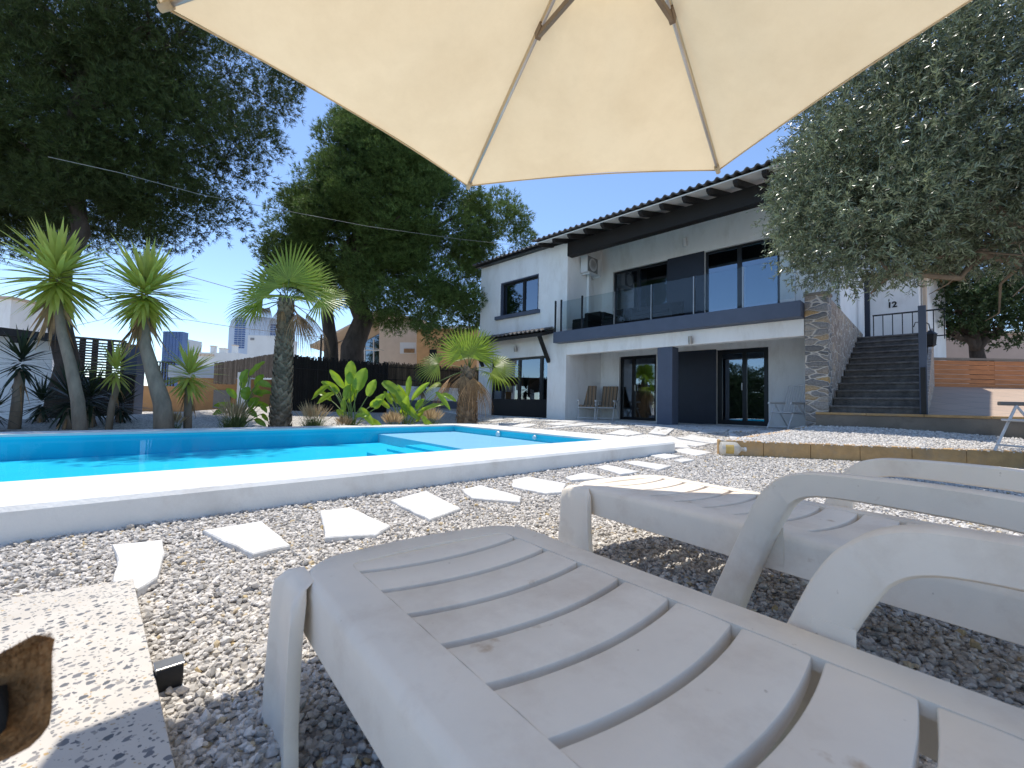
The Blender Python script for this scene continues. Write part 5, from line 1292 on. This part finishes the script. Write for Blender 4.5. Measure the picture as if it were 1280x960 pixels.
# ---- bird of paradise clumps
def paddles(px, py, Y, leaves, label, sc=1.15):
    b = ony(px, py, Y); zb = terrain(b[0], b[1]); b = np.array([b[0], b[1], zb])
    leaves = list(leaves)+[(x+R.uniform(-9, 9), y+R.uniform(2, 16), dy+R.uniform(.05, .3), ang+R.uniform(-25, 25), LL*R.uniform(.8, 1.1), WW*R.uniform(.8, 1.1)) for (x, y, dy, ang, LL, WW) in leaves[:9]]
    t = tag(empty('bird_of_paradise', tuple(b), world=True), label, 'bird of paradise', 'paddle leaved plants behind the pool')
    for (x, y, dy, ang, LL, WW) in leaves:
        tipb = ony(x, y, Y+dy)                         # where the blade joins its stalk
        s = b+np.array([R.uniform(-.1, .1), R.uniform(-.1, .1), 0]); mid = (s+tipb)/2+np.array([0, 0, .10])*np.linalg.norm(tipb-s); mid[:2] = mid[:2]*.6+s[:2]*.4
        mb = MB(); P = [tuple(s*(1-k/6)**2+mid*2*(k/6)*(1-k/6)+tipb*(k/6)**2) for k in range(7)]; mb.tube(P, [.018, .016, .015, .013, .011, .010, .008], 6); lf = part('stalk', mb, 'stalk', t, True)
        a = math.radians(ang); d = np.array([math.cos(a), R.uniform(-.35, .2), math.sin(a)]); d /= np.linalg.norm(d)
        nrm = np.array([R.uniform(-.3, .3), -1, R.uniform(.1, .6)]); nrm = unit(nrm-d*(nrm@d)); sd = np.cross(d, nrm)
        LL *= sc; WW *= sc; bend = R.uniform(.1, .35)
        def fn(i, j):
            w = WW*.5*(math.sin(pi*min(1, .06+.94*j))**.62)*(1-.12*j); u = i*2-1
            p = tipb+d*LL*j+np.array([0, 0, -1])*bend*LL*j*j+sd*u*w+nrm*(abs(u)*w*.38+.012*math.sin(j*17+u*2)*abs(u))
            return tuple(p)
        mb = MB(); mb.grid(fn, 6, 10); part('leaf', mb, 'banana', t, True)
paddles(298, 533, 9.5, [(302, 478, 0, 75, .34, .15), (312, 470, .1, 55, .42, .16), (295, 498, -.1, 115, .32, .13), (307, 500, -.2, 80, .34, .22), (322, 478, 0, -10, .26, .14), (318, 492, .1, 10, .36, .12), (310, 512, -.1, -20, .25, .12), (288, 508, .1, 160, .3, .12), (325, 505, .1, -30, .22, .1)], 'paddle leaved bird of paradise left of the taller fan palm')
paddles(440, 530, 10.4, [(430, 485, 0, 120, .55, .16), (438, 480, -.1, 90, .62, .24), (448, 488, -.2, 78, .60, .30), (432, 500, -.2, 85, .5, .18), (412, 482, 0, 205, .42, .14), (460, 495, -.1, 70, .42, .2), (450, 510, -.2, -40, .4, .16), (430, 515, -.1, 95, .35, .14), (422, 492, .1, 135, .45, .13), (463, 508, 0, 40, .35, .15), (445, 520, -.3, 10, .25, .12), (438, 492, .2, 100, .6, .18)], 'largest bird of paradise, broad leaves backlit, between the two fan palms')
paddles(505, 530, 11.2, [(478, 478, 0, -25, .50, .24), (495, 488, -.1, -50, .5, .2), (510, 495, 0, 88, .62, .14), (515, 500, .1, 55, .7, .14), (507, 515, -.1, 80, .45, .2), (520, 512, 0, 60, .42, .16), (490, 505, 0, 120, .4, .12), (545, 490, .1, -38, .45, .12), (528, 520, -.1, -50, .3, .12)], 'bird of paradise with upright narrow leaves left of the shorter fan palm')

# ---- fountain grass
def tuft(px, py, Y, label, h=.55, n=420, plumes=70, w=.28):
    b = ony(px, py, Y); zb = terrain(b[0], b[1]); b = np.array([b[0], b[1], zb])
    t = tag(empty('fountain_grass', tuple(b), world=True), label, 'ornamental grass', 'fountain grasses behind the pool')
    d = unit(np.concatenate([NR.normal(0, .34, (n, 2)), np.ones((n, 1))], 1)); base = b+np.concatenate([NR.normal(0, w*.25, (n, 2)), np.zeros((n, 1))], 1)
    V, Fq = blades(base, d, NR.uniform(.5, 1., n)*h, np.full(n, .010), NR.uniform(0, .35, n), 4, wprof=[1, .9, .7, .45, .05]); npart('blades', V, Fq, 'grass', t)
    n = plumes*3; d = unit(np.concatenate([NR.normal(0, .30, (n, 2)), np.ones((n, 1))], 1)); base = b+d*(h*.62)
    V, Fq = blades(base, d, NR.uniform(.4, .75, n)*h, np.full(n, .013), NR.uniform(.0, .30, n), 4, wprof=[.1, .5, 1, .8, .1]); npart('plume', V, Fq, 'plume', t)
tuft(292, 537, 9.1, 'fountain grass with pale plumes below the left bird of paradise', .62)
tuft(391, 535, 9.9, 'fountain grass just right of the taller palm trunk', .58)
tuft(491, 533, 10.9, 'straw coloured fountain grass, its plumes dense and dry', .42, 140, 190)
tuft(538, 532, 11.6, 'fountain grass nearest the shorter fan palm', .52, 200, 110)
tuft(215, 537, 8.6, 'small fountain grass at the foot of the bent yucca trunk', .4, 120, 60)
tuft(430, 534, 10.2, 'small dry fountain grass at the foot of the largest paddle plant', .34, 80, 90)

# ================================================================== FENCES AND BUILDINGS BEYOND THE POOL
def screen(P, Q, z0, z1, name, label, mat, capmat=None, n=None, cat='fence', postgap=2.0, jit=.05):
    P = np.array(P, float); Q = np.array(Q, float); L = np.linalg.norm(Q-P); d = (Q-P)/L; nn = np.array([-d[1], d[0]])
    t = tag(empty(name, (*P, z0), world=True), label, cat)
    n = n or int(L/.028); x = (np.arange(n)+NR.uniform(0, .6, n))/n*L; r = NR.uniform(.009, .015, n); zt = z1+NR.uniform(-jit, jit, n); V = []; F_ = []
    for i in range(n):
        c = P+d*x[i]+nn*R.uniform(-.012, .012)
        b = len(V)
        for z in (z0, zt[i]):
            for k in range(4): a = pi/4+pi/2*k; V.append((c[0]+r[i]*1.4*math.cos(a), c[1]+r[i]*1.4*math.sin(a), z))
        F_ += [(b, b+1, b+5, b+4), (b+1, b+2, b+6, b+5), (b+2, b+3, b+7, b+6), (b+3, b, b+4, b+7), ]
    npart('reeds', np.array(V), np.array(F_), mat, t)
    mb = MB()
    for z in (z0+.25*(z1-z0), z0+.8*(z1-z0)):
        a = P-nn*.03; b = Q-nn*.03; mb.tube([(a[0], a[1], z), (b[0], b[1], z)], .010, 5)
    for k in range(int(L/postgap)+1):
        c = P+d*min(L, k*postgap)+nn*.05; mb.box((c[0]-.03, c[1]-.03, z0-.3), (c[0]+.03, c[1]+.03, z1-.05))
    part('posts_and_wires', mb, 'blackwood', t)
    mb = MB(); a = P+nn*.022; b = Q+nn*.022; mb.prism([tuple(a), tuple(b), tuple(b+nn*.01), tuple(a+nn*.01)], z0, z1-.08); part('backing', mb, mat, t)
    return t
a = ony(342, 500, 12.6); b = ony(484, 500, 14.8)
screen(a[:2], b[:2], .2, CAMH+56/F*12.6, 'reed_fence', 'dark shaded reed screen behind the taller palm', 'reedshade')
a = ony(479, 500, 16.5); b = ony(640, 500, 19.6)
zt0 = .74+48/F*16.5
wl = empty('garden_wall', (a[0], a[1], 0), world=True); tag(wl, 'low white garden wall under the brown reed fence', 'wall')
d_ = (b-a)[:2]/np.linalg.norm((b-a)[:2]); nn_ = np.array([-d_[1], d_[0]])
mb = MB(); mb.prism([tuple(a[:2]), tuple(b[:2]), tuple(b[:2]+nn_*.2), tuple(a[:2]+nn_*.2)], -.1, 1.36); part('render', mb, 'plaster', wl)
mb = MB(); mb.prism([tuple(a[:2]-nn_*.02), tuple(b[:2]-nn_*.02), tuple(b[:2]-nn_*.003), tuple(a[:2]-nn_*.003)], -.1, .82); part('plinth', mb, 'slate', wl)
screen(a[:2]+nn_*.1, b[:2]+nn_*.1, 1.362, zt0+.05, 'reed_fence', 'brown reed fence standing on the low white wall', 'reed')
# reed roofed shelter and orange wall
p0 = ony(268, 470, 15.2); p1_ = ony(348, 470, 14.6)
sh = empty('reed_shelter', (p0[0], p0[1], .3), world=True); tag(sh, 'reed fascia shelter with white post beside the orange wall', 'shelter')
V = []; F_ = []; n = 120
for i in range(n):
    f = i/n; c = p0[:2]*(1-f)+p1_[:2]*f; zt = 1.92+.34*f+R.uniform(-.02, .03); zb = (1.22 if f < .35 else 1.45)+R.uniform(-.02, .02); b0 = len(V); r = .016
    for z in (zb, zt):
        for k in range(4): a_ = pi/4+pi/2*k; V.append((c[0]+r*1.3*math.cos(a_), c[1]+r*1.3*math.sin(a_), z))
    F_ += [(b0, b0+1, b0+5, b0+4), (b0+1, b0+2, b0+6, b0+5), (b0+2, b0+3, b0+7, b0+6), (b0+3, b0, b0+4, b0+7)]
npart('reed_fascia', np.array(V), np.array(F_), 'reedcap', sh)
c = ony(301, 480, 14.8); mb = MB(); mb.box((c[0]-.16, c[1]+.06, .0), (c[0]+.16, c[1]+.3, 1.62)); part('post', mb, 'plaster', sh)
mb = MB(); mb.prism([tuple(p0[:2]+np.array([.1, .06])), tuple(p1_[:2]+np.array([0, .06])), tuple(p1_[:2]+np.array([0, 2.5])), tuple(p0[:2]+np.array([.1, 2.5]))], [1.85, 2.18, 2.18, 1.85], [1.90, 2.22, 2.22, 1.90]); part('roof', mb, 'reed', sh)
ow = empty('orange_wall', (-14, 16, 0), world=True); tag(ow, 'orange rendered house wall with grey shutter behind the short yucca', 'wall')
a = ony(222, 480, 16.2); b = ony(345, 480, 16.2); mb = MB(); mb.box((a[0], a[1], 0), (b[0], a[1]+.3, 1.45)); part('render', mb, 'orangewall', ow)
mb = MB(); mb.box((a[0]-.3, a[1]-.1, 1.453), (a[0]+1.6, a[1]+2.5, 1.9)); part('roof_edge', mb, 'towergrey', ow)
c = ony(279, 487, 16.2); mb = MB(); mb.box((c[0]-.32, a[1]-.05, .35), (c[0]+.3, a[1]-.003, 1.02)); part('shutter', mb, 'acgrey', ow)
lw = empty('boundary_wall', (-16, 17.5, 0), world=True); tag(lw, 'low ochre boundary wall with black railings behind the bent yucca', 'wall')
a = ony(160, 480, 17.5); b = ony(232, 480, 17.5); mb = MB(); mb.box((a[0], 17.5, -.1), (b[0], 17.75, 1.15)); part('render', mb, 'orangewall', lw)
for k in range(9):
    c = ony(186+3.6*k, 460, 17.5); mb = MB(); mb.box((c[0]-.02, 17.6, 1.15), (c[0]+.02, 17.64, 2.1)); part('railing_bar', mb, 'blackpaint', lw)
mb = MB(); a = ony(184, 450, 17.5); b = ony(218, 450, 17.5); mb.box((a[0], 17.59, 2.1), (b[0], 17.65, 2.15)); part('top_rail', mb, 'blackpaint', lw)
# white hut at the far left
hb = ony(61, 515, 10.2); hut = empty('white_hut', (hb[0], hb[1], .1), world=True); tag(hut, 'white hut with black timber eaves behind the leftmost yuccas', 'hut')
mb = MB(); x1 = hb[0]; y1 = hb[1]
wq = [(x1-5, y1-2.2), (x1, y1), (x1-2.95, y1+2.6), (x1-7.5, y1+.5)]
mb.prism(wq, -.1, [2.35, 1.95, 2.1, 2.5]); part('wall', mb, 'plaster', hut)
dd_ = np.array([5, 2.2])/math.hypot(5, 2.2); no_ = np.array([dd_[1], -dd_[0]])
mb = MB(); A0 = np.array([x1-5, y1-2.2])+no_*.45; A1 = np.array([x1, y1])+dd_*.45+no_*.45; mb.prism([tuple(A0), tuple(A1), tuple(A1+np.array([-2.4, 2.0])), tuple(A0+np.array([-2.4, 2.0]))], [2.36, 1.93, 2.1, 2.52], [2.52, 2.08, 2.25, 2.68]); part('roof', mb, 'blackwood', hut)
for s in (.5, 1.35, 2.2, 3.05):
    c = np.array([x1, y1])-dd_*s; mb = MB(); zt = 1.95+.40*s/5.46+.02; mb.bar((c[0]+no_[0]*.4, c[1]+no_[1]*.4, zt-.09), (c[0]+no_[0]*.004, c[1]+no_[1]*.004, zt-.06), .12, .14); part('rafter', mb, 'blackwood', hut)
c0 = np.array([x1, y1])-dd_*1.0; c1_ = np.array([x1, y1])-dd_*3.2
mb = MB(); mb.prism([tuple(c1_+no_*.02), tuple(c0+no_*.02), tuple(c0+no_*.003), tuple(c1_+no_*.003)], .1, 1.58); part('door', mb, 'blackframe', hut)
c = ony(5, 385, 16); ch_ = tag(empty('white_building', (c[0], c[1], 0), world=True), 'plain pale building showing above the hut roof', 'building')
mb = MB(); mb.box((c[0]-3, 16, 0), (c[0]+.25, 18, CAMH+118/F*16)); part('wall', mb, 'plaster', ch_)
mb = MB(); mb.box((c[0]-3.1, 15.9, CAMH+118/F*16+.004), (c[0]+.35, 18.1, CAMH+118/F*16+.09)); part('roof_edge', mb, 'beige', ch_)
# lattice fence, black gate
lt = empty('lattice_fence', (-12, 13, 0), world=True); tag(lt, 'tall horizontal slat fence in dark grey wood behind the left yucca', 'fence')
Ya, Yb = 12.4, 13.2
def LP(x, z, Yo=0.):
    f = (x-86)/(154-86); Y = Ya*(1-f)+Yb*f; p = ony(x, 480, Y+Yo); return np.array([p[0], p[1], z])
for k in range(17):
    z = 1.0+.078*k; p = LP(84, z); q_ = LP(154, z+.0); mb = MB(); mb.bar(tuple(p), tuple(q_), .03, .046); part('slat', mb, 'lattice', lt)
for x in (86, 100, 116, 135, 153): mb = MB(); p = LP(x, 0, .06); mb.box((p[0]-.07, p[1]-.03, 0), (p[0]+.07, p[1]+.03, 2.34)); part('post', mb, 'lattice', lt)
mb = MB(); mb.bar(tuple(LP(83, 2.36)), tuple(LP(155, 2.36)), .1, .06); part('top_rail', mb, 'lattice', lt)
gt = empty('gate', (-11, 12.5, 0), world=True); tag(gt, 'black sheet metal gate with bars at its right end', 'gate')
p = ony(52, 480, 11.9); q_ = ony(152, 480, 12.6); mb = MB(); mb.bar((p[0], p[1], .62), (q_[0], q_[1], .62), .05, 1.16); part('sheet', mb, 'blackpaint', gt)
for k in range(8): c = ony(154+2.0*k, 480, 12.6); mb = MB(); mb.box((c[0]-.014, 12.58, .08), (c[0]+.014, 12.61, 1.28)); part('bar', mb, 'blackpaint', gt)
p = ony(153, 480, 12.6); q_ = ony(169.5, 480, 12.6); mb = MB(); mb.box((p[0], 12.57, .02), (q_[0], 12.62, .09)); part('rail', mb, 'blackpaint', gt)
mb = MB(); mb.box((p[0], 12.57, 1.28), (q_[0], 12.62, 1.35)); part('rail', mb, 'blackpaint', gt)
gp = empty('gate_pier', (-10, 12.7, 0), world=True); tag(gp, 'grey gate pier at the right end of the slat fence', 'pier')
p = ony(154, 480, 13.0); mb = MB(); mb.box((p[0], 13.0, 0), (p[0]+.36, 13.3, 2.2)); part('shaft', mb, 'slate', gp)
mb = MB(); mb.box((p[0]-.03, 12.97, 2.204), (p[0]+.39, 13.33, 2.26)); part('cap', mb, 'kerb', gp)
# beige neighbouring house
Yh = 30.; bh = empty('beige_house', (-9, Yh, 0), world=True); tag(bh, 'beige house with sloping roof and tall gable windows behind the reed fence', 'house')
def hp(x, y, Yo=0.): p = ony(x, y, Yh+Yo); return (p[0], p[2])
def extr(pl, mat, name, y0, y1, par=bh):
    mb = MB(); n = len(pl); V = [(x, y0, z) for x, z in pl]+[(x, y1, z) for x, z in pl]
    mb.add(V, [tuple(range(n)), tuple(range(n, 2*n))[::-1]]+[(k, k+n, (k+1) % n+n, (k+1) % n) for k in range(n)]); return part(name, mb, mat, par)
wallpl = [hp(474, 500), hp(556, 500), hp(556, 415), hp(530, 400), hp(478, 392), hp(474, 396)]
extr(wallpl[::-1], 'beige', 'side_wall', Yh, Yh+6)
gab = [hp(400, 500), hp(473.6, 500), hp(473.6, 398), hp(400, 436)]
extr(gab[::-1], 'beige', 'gable_wall', Yh+.8, Yh+6)
rf = extr([hp(396, 437), hp(478, 392), hp(480, 389.5), hp(396, 433.5)], 'beige', 'roof', Yh-1.0, Yh+6)
extr([hp(479, 390), hp(557, 411.5), hp(557, 409.5), hp(480, 387.5)], 'beige', 'roof_edge', Yh-.3, Yh+6)
wn = extr([hp(441, 453), hp(473, 453), hp(473, 414), hp(441, 431)][::1], 'pane', 'gable_window', Yh+.74, Yh+.78)
extr([hp(440, 500), hp(474, 500), hp(474, 412), hp(440, 430)], 'room', 'window_recess', Yh+.785, Yh+.797)
for x in (440.5, 451.5, 463, 473): extr([hp(x-.7, 455), hp(x+.7, 455), hp(x+.7, 416+(473-x)*.55), hp(x-.7, 416+(473-x)*.55)], 'farwhite', 'mullion', Yh+.68, Yh+.735)
extr([hp(440, 437), hp(473, 437), hp(473, 435.5), hp(440, 435.5)], 'farwhite', 'transom', Yh+.67, Yh+.677)
extr([hp(505, 441), hp(518, 441), hp(518, 436), hp(505, 436)], 'deadleaf', 'window', Yh-.06, Yh-.004)
extr([hp(500, 442), hp(520, 442), hp(520, 428), hp(500, 428)], 'farwhite', 'window_surround', Yh-.003, Yh-.001)
ph = empty('ochre_house', (-4, 34, 0), world=True); tag(ph, 'ochre house with flat pale cornice right of the beige house', 'house')
Yh2 = 27.5
def hp(x, y, Yo=0.): p = ony(x, y, Yh2+Yo); return (p[0], p[2])
extr([hp(521, 500), hp(596, 500), hp(596, 410), hp(521, 410)][::-1], 'orangewall', 'wall', Yh2, Yh2+5, ph)
extr([hp(519, 411), hp(598, 411), hp(598, 408), hp(519, 408)][::-1], 'farwhite', 'cornice', Yh2-.2, Yh2+5.2, ph)
extr([hp(537, 448), hp(546, 448), hp(546, 437), hp(537, 437)], 'blackframe', 'window', Yh2-.05, Yh2-.003, ph)
# distant towers
def tower(x0, x1, ytop, Y, label, mat, bands=None, depth=20, ybase=500, curve=0, name='tower_block', cat='tower block'):
    a = ony(x0, ytop, Y); b = ony(x1, ytop, Y); zt = a[2]; t = tag(empty(name, (a[0], Y, -5), world=True), label, cat)
    mb = MB()
    if curve:
        w = b[0]-a[0]; pl = [(a[0], -8), (b[0], -8), (b[0], zt-w*.12), (b[0]-w*.03, zt-w*.07)]+[(a[0]+w*(.9-.65*k/6), zt-w*.05*(1-k/6)) for k in range(7)]+[(a[0]+w*.20, zt), (a[0]+w*.12, zt-w*.05), (a[0]+w*.04, zt-w*.14), (a[0], zt-w*.3)]
        n = len(pl); mb.add([(x, Y, z) for x, z in pl]+[(x, Y+depth, z) for x, z in pl], [tuple(range(n)), tuple(range(n, 2*n))[::-1]]+[(k, (k+1) % n, (k+1) % n+n, k+n) for k in range(n)])
    else: mb.box((a[0], Y, -8), (b[0], Y+depth, zt))
    part('wall', mb, mat, t)
    for (u0, u1, v0, v1, cols, rows, m_) in (bands or []):
        p = ony(u0, v0, Y); q_ = ony(u1, v1, Y); mb = MB(); dx = (q_[0]-p[0])/cols; dz = (p[2]-q_[2])/rows
        for i in range(cols):
            for j in range(rows): mb.box((p[0]+dx*(i+.08), Y-.25, q_[2]+dz*(j+.2)), (p[0]+dx*(i+.92), Y-.02, q_[2]+dz*(j+.92)))
        o = part('windows', mb, m_, t)
    return t
tower(287, 345, 393, 320, 'pale curved top tower with columns of blue windows beyond the reed shelter', 'towergrey', [(294, 306, 397, 436, 3, 14, 'blueglass'), (338, 344.5, 405, 425, 2, 7, 'blueglass'), (307, 337, 398, 440, 5, 14, 'towergrey')], 30, curve=1)
tower(310, 347, 419, 150, 'plain white block in front of the pale tower', 'farwhite', [(313, 318, 422, 426, 1, 1, 'acgrey')], 14, name='white_building', cat='building')
tower(204, 228, 414, 260, 'dark blue glass tower seen through the bent yucca leaves', 'blueglass', [(204.3, 226, 415, 470, 6, 24, 'blueglass')], 5)
tower(229, 236, 424, 280, 'slim grey tower right of the dark blue glass tower', 'farwhite', [(229.6, 235.5, 427, 470, 2, 16, 'towergrey')], 12)
tower(237, 300, 440, 120, 'long low pale building with roof chimneys left of the white block', 'farwhite', [(246, 268, 442, 446, 4, 1, 'beige')], 12, name='white_building', cat='building')
for (x0, x1, y, lab) in ((263, 267, 433, 'chimney stack on the long low building, left one'), (274, 281, 436, 'broad chimney stack on the long low building'), (290, 294, 432, 'slim chimney stack just below the pale tower')):
    a = ony(x0, y, 123); b = ony(x1, y, 123); t = tag(empty('chimney', (a[0], 123, 5), world=True), lab, 'chimney'); mb = MB(); mb.box((a[0], 123, 8), (b[0], 124.5, a[2])); part('stack', mb, 'farwhite', t); mb = MB(); mb.box((a[0]-.1, 122.9, a[2]+.004), (b[0]+.1, 124.6, a[2]+.25)); part('cap', mb, 'beige', t)
tower(444, 472, 396, 260, 'distant white balconied tower peeping above the beige roof', 'farwhite', [(445, 471.5, 400, 436, 1, 8, 'towergrey')], 24)
tower(449, 464, 390, 264, 'narrow set back top of the distant white tower', 'farwhite', [(450, 463, 392.5, 396, 1, 2, 'towergrey')], 14, name='roof_storey', cat='building')
# pole and cables
p = ony(402, 418, 22); t = tag(empty('utility_pole', (p[0], p[1], .3), world=True), 'thin dark pole rising above the reed screen left of the pine trunks', 'pole')
mb = MB(); mb.tube([(p[0], p[1], 0), (p[0], p[1], p[2])], .055, 8); part('shaft', mb, 'blackpaint', t); mb = MB(); mb.box((p[0]-.02, p[1]-.3, p[2]-.25), (p[0]+.02, p[1]+.3, p[2]-.2)); part('crossarm', mb, 'blackpaint', t)
def cable(P, label, r=.012):
    pts = [np.array(ony(*q_)) for q_ in P]; out = []
    for i in range(len(pts)-1):
        for k in range(8): out.append(tuple(pts[i]*(1-k/8)+pts[i+1]*(k/8)))
    out.append(tuple(pts[-1])); mb = MB(); mb.tube(out, r, 5); o = part('cable', mb, 'cable'); tag(o, label, 'cable', 'overhead cables')
cable([(60, 196, 7.4), (150, 216, 7.9), (250, 243, 9), (360, 264, 11.5), (460, 283, 13.5), (575, 299, 16.0), (640, 306, 16.9)], 'overhead cable running from the near pine across to the villa roof', .006)
cable([(90, 300, 20), (235, 345, 21), (292, 361, 22), (400, 392, 24)], 'overhead cable sloping down behind the taller palm', .016)
cable([(60, 415, 22), (160, 392, 22), (235, 400, 22), (300, 410, 22), (402, 421, 22), (480, 438, 22)], 'lowest sagging overhead cable tied to the thin pole', .014)

# unseen trees and hedge, added left of the view for the villa's glass to mirror
src = [o for o in COL.objects if o.name == 'shade_tree'][0]
for (x, y, z, r_, lab) in ((-17, 1.5, -.9, .6, 'added unseen round dark tree left of the pool, mirrored in the upper glass door'), (-18.5, -3.0, -.9, 2.2, 'added unseen round dark tree beside the first one left of the pool, mirrored in the villa glass'), (-15.5, -7., -1.1, 4., 'added unseen round dark tree farthest behind the loungers, mirrored in the villa glass')):
    dup(src, (x, y, z), r_, lab)
hg = tag(empty('hedge', (-15, -2, 0), world=True), 'added unseen clipped hedge beyond the hidden end of the pool, mirrored in the terrace doors', 'hedge')
n = 26000; p = np.stack([NR.uniform(-15.6, -14.6, n), NR.uniform(-10, 5.5, n), NR.uniform(0, 1.9, n)], 1); f_ = NR.integers(0, 3, n)
p[f_ == 0, 0] = -14.6+NR.normal(0, .05, (f_ == 0).sum()); p[f_ == 1, 2] = 1.9+NR.normal(0, .05, (f_ == 1).sum())
V, Fq = blades(p, rsph(n), np.full(n, .14), np.full(n, .06), np.zeros(n), 2, wprof=[.4, 1, .1]); npart('foliage', V, Fq, 'treeleaf', hg)
mb = MB(); mb.box((-15.4, -10, 0), (-14.8, 5.4, 1.75)); part('core', mb, 'shadeyucca', hg)
# ================================================================== LIGHT
w = bpy.data.worlds.new('World'); S.world = w; w.use_nodes = True
nt = w.node_tree; nt.nodes.clear(); sk = nt.nodes.new('ShaderNodeTexSky'); sk.sky_type = 'NISHITA'; sk.sun_disc = False
SD = Vector((-.20, .29, 1)).normalized(); el = math.asin(SD.z)
sk.sun_elevation = el; sk.sun_rotation = math.atan2(SD.x, SD.y); sk.air_density = .8; sk.dust_density = .12; sk.ozone_density = 3.4
bg = nt.nodes.new('ShaderNodeBackground'); bg.inputs['Strength'].default_value = .15; ou = nt.nodes.new('ShaderNodeOutputWorld')
nt.links.new(sk.outputs[0], bg.inputs[0]); nt.links.new(bg.outputs[0], ou.inputs[0])
ld = bpy.data.lights.new('sun', 'SUN'); ld.energy = 3.05; ld.angle = math.radians(.55); ld.color = (1, .945, .85)
sun = bpy.data.objects.new('sun', ld); COL.objects.link(sun); sun.rotation_euler = SD.to_track_quat('Z', 'Y').to_euler(); sun.location = (0, 0, 30)
S.view_settings.view_transform = 'Standard'; S.view_settings.look = 'None'; S.view_settings.gamma = 1; S.view_settings.exposure = .76
S.view_settings.use_curve_mapping = False
cd.dof.use_dof = True; cd.dof.focus_distance = 3.2; cd.dof.aperture_fstop = 6.
S.render.engine = 'CYCLES'; S.cycles.max_bounces = 8; S.cycles.transparent_max_bounces = 12; S.cycles.diffuse_bounces = 4; S.cycles.use_denoising = True
S.cycles.caustics_reflective = False; S.cycles.caustics_refractive = False; S.cycles.sample_clamp_indirect = 6
